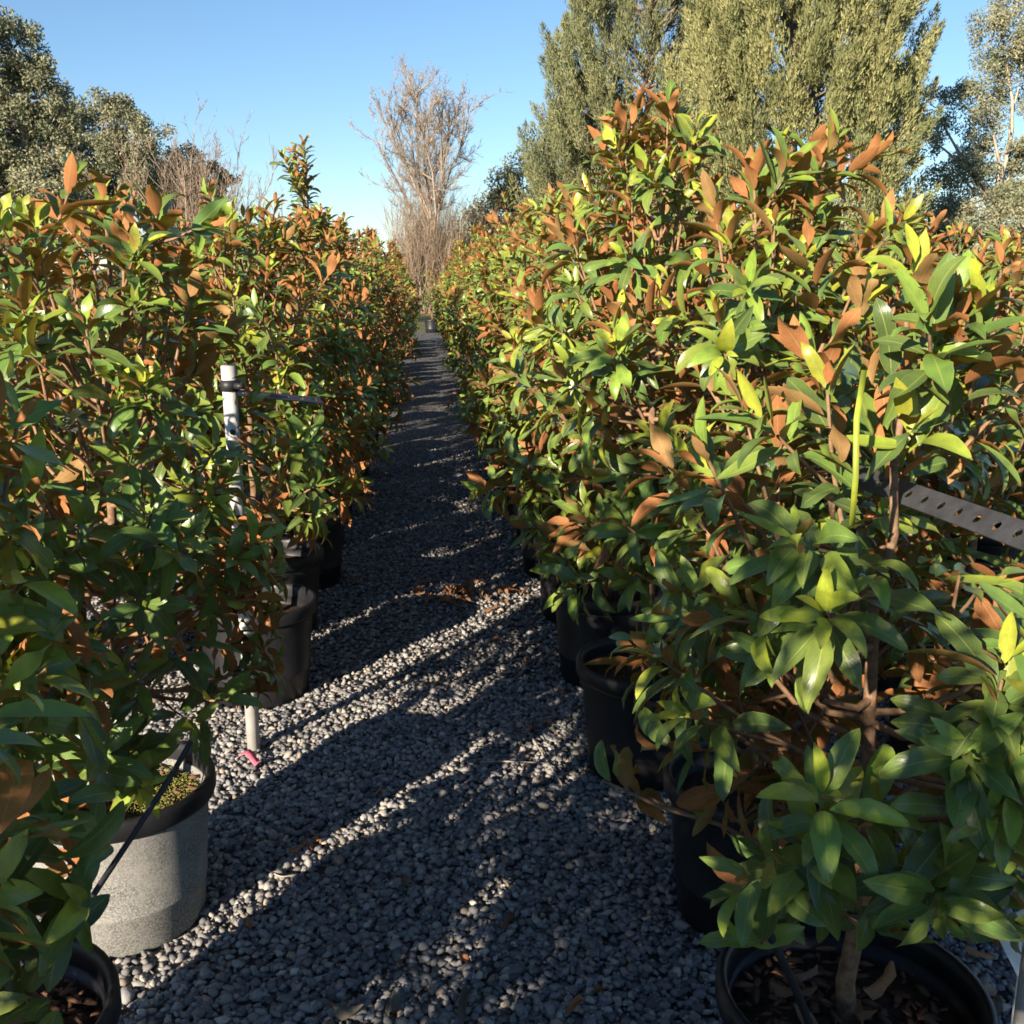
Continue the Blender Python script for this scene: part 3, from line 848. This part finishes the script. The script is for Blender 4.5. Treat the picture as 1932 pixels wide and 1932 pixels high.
for d in PL:
    if d['seed'] in CLEAR:
        pl = d['pl']; ok = np.ones(len(pl.P), bool)
        for fr_ in (.35, .95):
            X_, Y_ = to_px(pl.P + pl.D * (pl.L * fr_)[:, None] + np.array([d['x'], d['y'], -CAM_H]))
            for (x0, y0, x1, y1) in CLEAR[d['seed']]:
                ok &= ~((X_ > x0) & (X_ < x1) & (Y_ > y0) & (Y_ < y1))
        for k in ('P', 'D', 'N', 'L', 'age', 'rnd', 'var'):
            setattr(pl, k, getattr(pl, k)[ok])
        for mb in pl.branches:
            nV, nF, n0, c0 = [], [], 0, 0
            for V_, F_ in zip(mb.V, mb.F):
                X_, Y_ = to_px(V_ + np.array([d['x'], d['y'], -CAM_H]))
                hit = np.zeros(len(V_), bool)
                for (x0, y0, x1, y1) in CLEAR[d['seed']]:
                    hit |= (X_ > x0) & (X_ < x1) & (Y_ > y0) & (Y_ < y1)
                if hit.mean() < .12:
                    nV.append(V_); nF.append(F_ - c0 + n0); n0 += len(V_)
                c0 += len(V_)
            mb.V, mb.F, mb.n = nV, nF, n0
        pl.branches = [mb for mb in pl.branches if mb.V]
G = 340
zbuf = np.full((G, G), 1e9); own = np.full((G, G), -1, dtype=np.int64)
allS, allZ, allI, spans = [], [], [], []
base = 0
for d in PL:
    pl = d['pl']; n = len(pl.P); idx = np.arange(n)
    S, D, Nn, P = leaf_frames(pl, idx)
    off = np.array([d['x'], d['y'], 0])
    for t in np.linspace(.08, .95, 8):
        for s in (-.13, 0, .13):
            Q = P + off + D * t + S * s * math.sin(math.pi * t) - np.array([0, 0, CAM_H])
            z = Q @ fwv; u = (Q @ rtv) / np.maximum(z, 1e-6) + .5; v = .5 - (Q @ upv) / np.maximum(z, 1e-6)
            ok = (z > .15) & (u > 0) & (u < 1) & (v > 0) & (v < 1)
            cell = (np.clip(v, 0, .9999) * G).astype(int) * G + (np.clip(u, 0, .9999) * G).astype(int)
            allS.append(cell[ok]); allZ.append(z[ok]); allI.append(base + idx[ok])
    spans.append((base, n)); base += n
cell = np.concatenate(allS); zz = np.concatenate(allZ); ii = np.concatenate(allI)
o_ = np.lexsort((zz, cell)); cell, zz, ii = cell[o_], zz[o_], ii[o_]
first = np.concatenate([[True], cell[1:] != cell[:-1]])
vis = np.bincount(ii[first], minlength=base)

LEAF_ME = {}
def leaf_me(v, a, r):
    key = (v, a, r)
    if key not in LEAF_ME:
        tv, tf, tu = NEAR[v]
        lc = np.tile(np.array([[(a + .5) / 10, (r + .5) / 4]]), (len(tv), 1))
        LEAF_ME[key] = mk_mesh('leaf', tv, tf, M['leaf'], uv=tu, lc=lc)
    return LEAF_ME[key]

MAXLEAF = 300
for d, (b0, n) in zip(PL, spans):
    pl = d['pl']
    root = empty('potted_magnolia', (d['x'], d['y'], 0)); tag(root, d['label'], 'potted tree', d['group']); d['root'] = root
    pot_parts(root, d['kw'].get('pot', 'black'), d['seed'])
    MB().tube(pl.trunk, pl.trunk_r, 9).build('trunk', M['bark'], root)
    if d['y'] < 4.6:
        for mb in pl.branches: mb.build('branch', M['twig'], root)
    else:
        mb = MB()
        for q in pl.branches:
            c0 = mb.n
            for V_ in q.V: mb.V.append(V_)
            for F_ in q.F: mb.F.append(F_ + c0)
            mb.n += q.n
        tag(mb.build('branch_mass', M['twig'], root), kind='stuff')
    vv = vis[b0:b0 + n].astype(float)
    dist = math.hypot(d['x'], d['y'])
    score = vv * (pl.L / .1)
    order = np.argsort(-score)
    pick = order[: MAXLEAF]
    pick = pick[score[pick] > (.5 if dist < 4.5 else 0.5)]
    mask = np.ones(n, bool); mask[pick] = False
    S, D, Nn, P = leaf_frames(pl, pick)
    for j, k in enumerate(pick):
        me = leaf_me(int(pl.var[k]), min(9, int(pl.age[k] * 10)), min(3, int(pl.rnd[k] * 4)))
        o = bpy.data.objects.new('leaf', me); COL.objects.link(o)
        o.parent = root
        o.matrix_local = Matrix(((S[j, 0], D[j, 0], Nn[j, 0], P[j, 0]), (S[j, 1], D[j, 1], Nn[j, 1], P[j, 1]), (S[j, 2], D[j, 2], Nn[j, 2], P[j, 2]), (0, 0, 0, 1)))
    me = foliage_mesh('foliage', pl, np.where(mask)[0], FAR)
    tag(link('foliage', me, root), kind='stuff')

# --- far plants and those behind the camera: six shared crowns
FARV = []
for i in range(6):
    pl = gen_magnolia(500 + i, [1.82, 1.9, 1.78, 1.98, 1.86, 1.92][i], .45, n_br=29, leader=.16 if i == 3 else 0)
    mb = MB().tube(pl.trunk, pl.trunk_r, 6)
    for q in pl.branches:
        c0 = mb.n
        for V_ in q.V: mb.V.append(V_)
        for F_ in q.F: mb.F.append(F_ + c0)
        mb.n += q.n
    FARV.append((mb.mesh('stem', M['twig']), foliage_mesh('foliage', pl, np.arange(len(pl.P)), FAR)))
def far_plant(x, y, i, label, group, rz, sc=1.0):
    root = empty('potted_magnolia', (x, y, 0), rz); tag(root, label, 'potted tree', group)
    pot_parts(root, 'black', i)
    st, fo = FARV[i % 6]
    a = link('stem', st, root); f = tag(link('foliage', fo, root), kind='stuff')
    a.scale = f.scale = (1, 1, sc)
    return root
rr = random.Random(5)
y = 9.2; i = 0
while y < 24.5:
    if rr.random() > .14: far_plant(-.66 + rr.uniform(-.05, .05), y + rr.uniform(-.1, .1), rr.randrange(6), 'distant potted magnolia toward the far end of the left row', 'distant magnolias of the left row', rr.uniform(0, 6.28), rr.uniform(.97, 1.04))
    far_plant(.68 + rr.uniform(-.05, .05), y + .1, rr.randrange(6), 'distant potted magnolia toward the far end of the right row', 'distant magnolias of the right row', rr.uniform(0, 6.28), rr.uniform(.97, 1.04))
    y += .72
for k, (x0, lab, grp) in enumerate([(-1.6, 'magnolia in the back of the left block, seen over the front row', 'magnolias farther back in the left block'), (1.68, 'magnolia in the back of the right block, seen over the front row', 'magnolias farther back in the right block')]):
    for yy in (np.arange(6.6, 16, .85) if k else np.arange(6.6, 14, 1.9)):
        far_plant(x0 + rr.uniform(-.06, .06), yy, rr.randrange(6), lab, grp, rr.uniform(0, 6.28), rr.uniform(.92, 1.0))
    for yy in (np.arange(6.3, 12, .9) if k else ()):
        far_plant(x0 * 1.58 + rr.uniform(-.06, .06), yy, rr.randrange(6), lab, grp, rr.uniform(0, 6.28), rr.uniform(.92, 1.0))
for yy in (.72, .08, -.55, -1.2, -1.85, -2.5, -3.2):  # unseen plants carrying the left row back, set there for their shade
    far_plant(-.76, yy, rr.randrange(6), 'unseen potted magnolia continuing the left row, added to shade the view', 'left row magnolias added behind the viewpoint for shade', rr.uniform(0, 6.28), 1.03)

for yy in (-.42, -1.05, -1.7, -2.35, -3.0):  # unseen second row, added to darken the lower foliage with its shade
    far_plant(-1.62, yy, rr.randrange(6), 'unseen potted magnolia added as a second left row to deepen the shade', 'second left row magnolias added behind the viewpoint for shade', rr.uniform(0, 6.28), 1.0)

# sapling past the end of the path
sp = gen_magnolia(700, 1.75, .26, n_br=16, dens=.8)
root = empty('potted_sapling', (*gxy(815, 29)[:2], 0)); tag(root, 'slender potted sapling standing alone past the end of the path', 'potted tree')
pot_parts(root, 'black', 0); MB().tube(sp.trunk, sp.trunk_r, 6).build('stem', M['bark'], root)
tag(link('foliage', foliage_mesh('foliage', sp, np.arange(len(sp.P)), FAR), root), kind='stuff')

# ------------------------------------------------------------------ gravel stones
def ico():
    p = (1 + 5 ** .5) / 2
    V = np.array([[-1, p, 0], [1, p, 0], [-1, -p, 0], [1, -p, 0], [0, -1, p], [0, 1, p], [0, -1, -p], [0, 1, -p], [p, 0, -1], [p, 0, 1], [-p, 0, -1], [-p, 0, 1]], float)
    F = np.array([[0, 11, 5], [0, 5, 1], [0, 1, 7], [0, 7, 10], [0, 10, 11], [1, 5, 9], [5, 11, 4], [11, 10, 2], [10, 7, 6], [7, 1, 8], [3, 9, 4], [3, 4, 2], [3, 2, 6], [3, 6, 8], [3, 8, 9], [4, 9, 5], [2, 4, 11], [6, 2, 10], [8, 6, 7], [9, 8, 1]])
    return V / np.linalg.norm(V[0]), F
def octa():
    V = np.array([[1, 0, 0], [0, 1, 0], [-1, 0, 0], [0, -1, 0], [0, 0, 1], [0, 0, -1]], float)
    F = np.array([[0, 1, 4], [1, 2, 4], [2, 3, 4], [3, 0, 4], [1, 0, 5], [2, 1, 5], [3, 2, 5], [0, 3, 5]])
    return V, F
POTS = np.array([(d['x'], d['y']) for d in PL])
def stones(name, label, n, x0, x1, y0, y1, s0, s1, base, seed, zlift=.004, layers=1):
    g = np.random.default_rng(seed); V0, F0 = base
    x = g.uniform(x0, x1, n); y = g.uniform(y0, y1, n)
    ok = np.ones(n, bool)
    for px, py in POTS:
        ok &= (x - px) ** 2 + (y - py) ** 2 > .187 ** 2
    # keep those that lie near the field of view
    ok &= (x > -y * .52 - .35) & (x < y * .75 + .4)
    x, y = x[ok], y[ok]; n = len(x)
    s = (s0 + (s1 - s0) * g.random(n) ** 1.25) * .5 * np.where(g.random(n) < .08, 1.35, 1)
    sc = np.stack([s * g.uniform(.8, 1.35, n), s * g.uniform(.7, 1.1, n), s * g.uniform(.45, .8, n)], 1)
    jit = 1 + g.normal(size=(n, len(V0), 1)) * .24
    W = V0[None] * jit * sc[:, None]
    ax = rand_unit(g, n) * np.array([.45, .45, 1]); an = g.random(n) * 6.28
    # rotate: yaw then small tilt
    c, q = np.cos(an), np.sin(an)
    X = W[..., 0] * c[:, None] - W[..., 1] * q[:, None]; Yy = W[..., 0] * q[:, None] + W[..., 1] * c[:, None]; Z = W[..., 2]
    tl = g.normal(size=n) * .35; c, q = np.cos(tl), np.sin(tl)
    X, Z = X * c[:, None] + Z * q[:, None], -X * q[:, None] + Z * c[:, None]
    zc = zlift + sc[:, 2] * g.uniform(.35, 1.15, n) + g.random(n) ** 3 * .006
    W = np.stack([X + x[:, None], Yy + y[:, None], Z + zc[:, None]], -1)
    k = len(V0)
    F = (F0[None] + np.arange(n)[:, None, None] * k).reshape(-1, 3)
    lc = np.repeat(np.stack([np.clip(.42 + .24 * g.normal(size=n), 0, 1), g.random(n)], 1), k, 0)
    o = link(name, mk_mesh(name, W.reshape(-1, 3), F, M['gravel'], lc=lc, smooth=False))
    return tag(o, label, 'gravel', kind='stuff')
stones('gravel', 'loose grey gravel stones covering the path and under the pots', 82000, -1.4, 2.6, .9, 3.6, .008, .025, ico(), 1)
stones('gravel', 'finer looking grey gravel farther along the path', 60000, -1.6, 2.6, 3.6, 9.0, .015, .028, octa(), 2)

# ------------------------------------------------------------------ posts, rails, tubes
def perforated_strip(name, A, B, width, mat, parent, face, hole=.011, pitch=.05):
    """flat steel strip from A to B with a row of real round holes; face = direction its broad side looks"""
    A = np.asarray(A, float); B = np.asarray(B, float); ln = np.linalg.norm(B - A); T = (B - A) / ln
    Nf = np.asarray(face, float); Nf = unit(Nf - T * (Nf @ T)); S = np.cross(Nf, T)
    k = max(1, int(ln / pitch)); pc = ln / k; b = MB(); m = 16
    a = np.arange(m) * 2 * np.pi / m + np.pi / 4
    sq = np.stack([np.cos(a), np.sin(a)], 1); sq = sq / np.max(np.abs(sq), 1, keepdims=True)
    ci = np.stack([np.cos(a), np.sin(a)], 1) * hole
    sqr = sq * np.array([pc / 2, width / 2])
    for side in (1, -1):
        for i in range(k):
            c = A + T * (i + .5) * pc + Nf * .0015 * side
            V = np.concatenate([c + sqr[:, :1] * T + sqr[:, 1:] * S, c + ci[:, :1] * T + ci[:, 1:] * S])
            j = np.arange(m); jn = (j + 1) % m
            F = np.stack([j, jn, jn + m, j + m], 1)
            b.add(V, F if side > 0 else F[:, ::-1])
    for i in range(k):
        c = A + T * (i + .5) * pc
        V = np.concatenate([c + ci[:, :1] * T + ci[:, 1:] * S + Nf * .0015, c + ci[:, :1] * T + ci[:, 1:] * S - Nf * .0015])
        j = np.arange(m); jn = (j + 1) % m
        b.add(V, np.stack([j, jn, jn + m, j + m], 1))
    for s in (1, -1):
        e = S * width / 2 * s
        V = [A + e + Nf * .0015, B + e + Nf * .0015, B + e - Nf * .0015, A + e - Nf * .0015]
        b.add(V, [[0, 1, 2, 3]])
    return b.build(name, mat, parent, smooth=False)

def post(label, x, y, h, lean, holes, clamp_z, r=.021):
    root = empty('steel_post', (x, y, 0)); tag(root, label, 'post', 'white steel posts beside the path')
    top = np.array([lean[0], lean[1], h])
    t = np.linspace(0, 1, 5)[:, None]
    MB().tube(np.array([0, 0, -.02]) * (1 - t) + top * t, r, 16).build('pole', M['steel'], root)
    for z in holes:
        c = top * (z / h)
        # a bolt with its washer, facing the camera side
        f = unit(np.array([-x, -y, 0.0]))
        b = MB(); b.tube(np.stack([c + f * (r - .004), c + f * (r + .003)]), .0085, 10)
        b.build('bolt', M['black'], root)
    c = top * (clamp_z / h)
    b = MB(); b.tube(np.stack([c + [0, 0, -.016], c + [0, 0, .016]]), r + .004, 16, cap=True)
    b.tube(np.stack([c + [.02, -.02, 0], c + [.045, -.03, 0]]), .009, 8)
    b.build('clamp', M['black'], root)
    return root
pb = ground(480, 1420); pt = at(430, 690, 3.03)
post('white steel post with dark bolts at the left of the path', pb[0], pb[1], pt[2], (pt[0] - pb[0], pt[1] - pb[1]), [1.06, .80, .62], 1.195)
A = at(446, 741, 3.02); B = at(606, 756, 3.25)
root = empty('perforated_rail', tuple(A)); tag(root, 'short thin grey steel rail reaching right from the left white post', 'rail', 'perforated steel rails')
perforated_strip('strip', (0, 0, 0), B - A, .032, M['rail'], root, (.0, -.8, 1.0), hole=.007)
# right rail and its post
A, B = RAIL_A, RAIL_B
root = empty('perforated_rail', tuple(B)); tag(root, 'broad dark grey perforated steel rail slanting through the right foliage', 'rail', 'perforated steel rails')
perforated_strip('strip', (0, 0, 0), A - B, .038, M['rail'], root, (-.35, -1.0, .45), hole=.0075, pitch=.042)
pb = at(2030, 1045, 1.09)
post('white steel post just past the right edge, holding the broad rail', pb[0] + .02, pb[1], 1.2, (0, 0), [.95, .85], pb[2])

def tube_thing(name, label, pts, r, mat, cat, sides=8, group=None):
    P = np.asarray(pts, float)
    # smooth the polyline
    t = np.linspace(0, 1, len(P)); tt = np.linspace(0, 1, len(P) * 5)
    Q = np.stack([np.interp(tt, t, P[:, i]) for i in range(3)], 1)
    for _ in range(3):
        Q[1:-1] = (Q[:-2] + Q[1:-1] * 2 + Q[2:]) / 4
    return tag(MB().tube(Q, r, sides).build(name, mat), label, cat, group)
p0 = at(1545, 1960, 1.36); p0[2] = .30
tube_thing('drip_tube', 'thin dark drip tube leaning out of the front right pot', [p0, at(1500, 1860, 1.30), at(1455, 1770, 1.24), at(1400, 1650, 1.22)], .0065, M['hose'], 'drip tube', group='drip tubes at the pots')
p0 = np.array([-.70, 1.52, .29])
tube_thing('drip_tube', 'thin dark drip tube crossing in front of the grey left pot', [p0, at(165, 1705, 1.62), at(240, 1592, 1.72), at(312, 1482, 1.82), at(360, 1400, 1.9)], .0055, M['hose'], 'drip tube', group='drip tubes at the pots')

# ------------------------------------------------------------------ small things on the ground
def curled_leaf(g, L, curl):
    tv, tf, tu = leaf_template(6, 4, bend=curl * 1.2, fold=.5 + curl, twist=g.uniform(-.8, .8), wave=.8)
    return tv * L, tf, tu
def dry_leaf(name, label, x, y, z, L, seed, parent=None, group=None, tone=None):
    g = np.random.default_rng(seed)
    V, F, uv = curled_leaf(g, L, g.uniform(.1, 1.0))
    rz = g.uniform(0, 6.28); flip = g.random() < .5
    c, s = math.cos(rz), math.sin(rz)
    V = V - V.mean(0)
    if flip: V = V * np.array([1, 1, -1])
    V = np.stack([V[:, 0] * c - V[:, 1] * s, V[:, 0] * s + V[:, 1] * c, V[:, 2]], 1)
    V[:, 2] -= V[:, 2].min()
    lc = np.tile(np.array([[tone if tone is not None else g.random(), g.random()]]), (len(V), 1))
    me = mk_mesh(name, V, F, M['dry'], uv=uv, lc=lc)
    o = link(name, me, parent, (x, y, z))
    if label: tag(o, label, 'fallen leaf', group)
    return o
spots = [(712, 1497, .045, .35, 'small orange fallen leaf standing in the sunlit gravel strip'), (1085, 1905, .055, .3, 'orange fallen leaf on gravel at the lower edge, right of centre'),
         (1130, 1872, .05, .3, 'orange fallen leaf lying flat above the one at the lower edge'), (875, 1812, .05, .0, 'dark red fallen leaf in the shade mid path'),
         (740, 1905, .085, 1.0, 'long pale dry leaf at the lower edge of the picture'), (650, 1915, .08, 1.0, 'grey-brown dry leaf at the lower edge, left of the long pale one'),
         (880, 1908, .08, .97, 'curled pale dry leaf at the lower edge, right of the long pale one'), (600, 1590, .05, .4, 'tan fallen leaf on the shadow edge beside the grey pot'),
         (745, 1330, .05, .4, 'tan fallen leaf above the rounded pot shadow'), (960, 1745, .05, .2, 'brown fallen leaf in the shaded gravel right of centre'), (470, 1745, .05, .5, 'brown fallen leaf on shaded gravel near the grey pot')]
for i, (px, py, L, tone, lab) in enumerate(spots):
    p = ground(px, py, .015); dry_leaf('fallen_leaf', lab, p[0], p[1], .014, L, 900 + i, tone=tone, group='single fallen leaves on the gravel')
g = np.random.default_rng(77)
for i in range(26):
    x = g.uniform(-.45, .5); y = g.uniform(2.3, 8)
    dry_leaf('fallen_leaf', 'small brown fallen leaf scattered along the middle of the path', x, y, .014, g.uniform(.03, .06), 950 + i, group='small leaves scattered along the path')
for i in range(14):
    x = g.uniform(.9, 1.7); y = g.uniform(1.6, 3.2)
    dry_leaf('fallen_leaf', 'brown fallen leaf on gravel behind the front right pots', x, y, .014, g.uniform(.05, .09), 1000 + i, group='fallen leaves behind the front right pots')
pc = ground(870, 1130)
root = empty('leaf_litter_pile', (pc[0], pc[1], 0)); tag(root, 'heap of dry orange-brown leaves on the path, right of centre', 'leaf pile')
for i in range(46):
    r = abs(g.normal()) * .13; a = g.random() * 6.28
    dry_leaf('dry_leaf', None, r * math.cos(a) * 1.6, r * math.sin(a), .012 + max(0, .035 - r * .2) * g.random(), g.uniform(.05, .1), 1100 + i, parent=root)

# pink tape scrap
p = ground(475, 1450); b = MB()
t = np.linspace(0, 1, 9); cx = -.045 + .09 * t; cz = .02 + .014 * np.sin(t * 7); cy = .012 * np.sin(t * 4)
V = np.concatenate([np.stack([cx, cy - .013, cz], 1), np.stack([cx, cy + .013, cz + .006], 1)])
i_ = np.arange(8); b.add(V, np.stack([i_, i_ + 1, i_ + 10, i_ + 9], 1))
o = b.build('tape_scrap', M['pink'], loc=(p[0], p[1], .012)); tag(o, 'crumpled pink tape scrap on gravel at the foot of the left post', 'tape')
o.rotation_euler = (0, 0, -.5)
sm = o.modifiers.new('thickness', 'SOLIDIFY'); sm.thickness = .0012
# white tag at the right edge
p = at(1930, 1778, 1.28); b = MB()
rot = np.array(Matrix.Rotation(R(-25), 3, 'Y') @ Matrix.Rotation(R(70), 3, 'X'))
b.box((0, 0, 0), (.06, .085, .0015), rot)
b.tube(np.array([[0, .0, -.04], [.0, .004, -p[2] + .02]]), .0025, 6)
tag(b.build('plant_tag', M['paper'], smooth=False, loc=tuple(p)), 'white plant tag on a thin stake at the lower right edge', 'plant tag')
# yellow-green strip standing in for a long leaf edge, nearest right magnolia
P = np.stack([at(1630, 700, 1.26), at(1616, 790, 1.22), at(1614, 900, 1.20), at(1607, 990, 1.225)]); sd = np.array([.0034, -.001, 0])
V = np.concatenate([P - sd, P + sd]); i_ = np.arange(3)
m_strip = simple('yellow_green_leaf_edge', (0.27, 0.32, 0.035), .5, .4, var=.3, scale=20)
o = MB().add(V, np.stack([i_, i_ + 4, i_ + 5, i_ + 1], 1)).build('leaf_edge_strip', m_strip)
sm = o.modifiers.new('thickness', 'SOLIDIFY'); sm.thickness = .002
tag(o, 'upright yellow-green strip for a long leaf edge in the nearest right magnolia', 'plant tie')
# dry twigs
for k, (pp, lab) in enumerate([([(985, 1365), (1010, 1400), (1035, 1440), (1068, 1492)], 'thin pale dry twig lying on the gravel by the right pots'), ([(905, 1438), (960, 1436), (1030, 1440)], 'short straight dry twig crossing the pale twig on the gravel'), ([(500, 1640), (530, 1655), (560, 1650)], 'small dry twig in the pot shadow')]):
    tube_thing('dry_twig', lab, [ground(x, y_, .018 + .006 * (i % 2)) for i, (x, y_) in enumerate(pp)], .0022, M['palebark'], 'twig', 5, 'dry twigs on the gravel')

# mulch in the front pots
def mulch(root, n, seed, mat, name, s0, s1, x0=-.17, x1=.17, flat=.25):
    g = np.random.default_rng(seed); V0, F0 = ico()
    VV, FF, CC = [], [], []; n0 = 0
    for i in range(n):
        r = .18 * math.sqrt(g.random()); a = g.random() * 6.28
        x, y = r * math.cos(a), r * math.sin(a)
        if not (x0 < x < x1): continue
        s = g.uniform(s0, s1); W = V0 * (1 + g.normal(size=(12, 1)) * .2) * np.array([s, s * g.uniform(.25, .5), s * flat])
        c, q = math.cos(g.random() * 6.28), math.sin(g.random() * 6.28); c, q = (lambda t: (math.cos(t), math.sin(t)))(g.random() * 6.28)
        W = np.stack([W[:, 0] * c - W[:, 1] * q + x, W[:, 0] * q + W[:, 1] * c + y, W[:, 2] + .296 + g.random() * .012], 1)
        VV.append(W); FF.append(F0 + n0); n0 += 12; CC.append(np.tile([[g.random(), g.random()]], (12, 1)))
    return tag(link(name, mk_mesh(name, np.concatenate(VV), np.concatenate(FF), mat, lc=np.concatenate(CC), smooth=False), root), kind='stuff')
by = {d['seed']: d['root'] for d in PL}
mulch(by[201], 260, 1, M['barkchip'], 'bark_mulch', .006, .022)
mulch(by[101], 260, 2, M['barkchip'], 'bark_mulch', .006, .018)
mulch(by[102], 220, 3, M['barkchip'], 'bark_mulch', .006, .018)
mulch(by[102], 6500, 4, M['moss'], 'moss', .0014, .0034, x0=.02, x1=.17, flat=.5)
g = np.random.default_rng(88)
for i in range(7):
    dry_leaf('dry_leaf', None, -.12 + .2 * g.random(), -.02 + .1 * g.random(), .300 + .004 * i, g.uniform(.055, .09), 1200 + i, parent=by[201], tone=g.uniform(.3, .9))
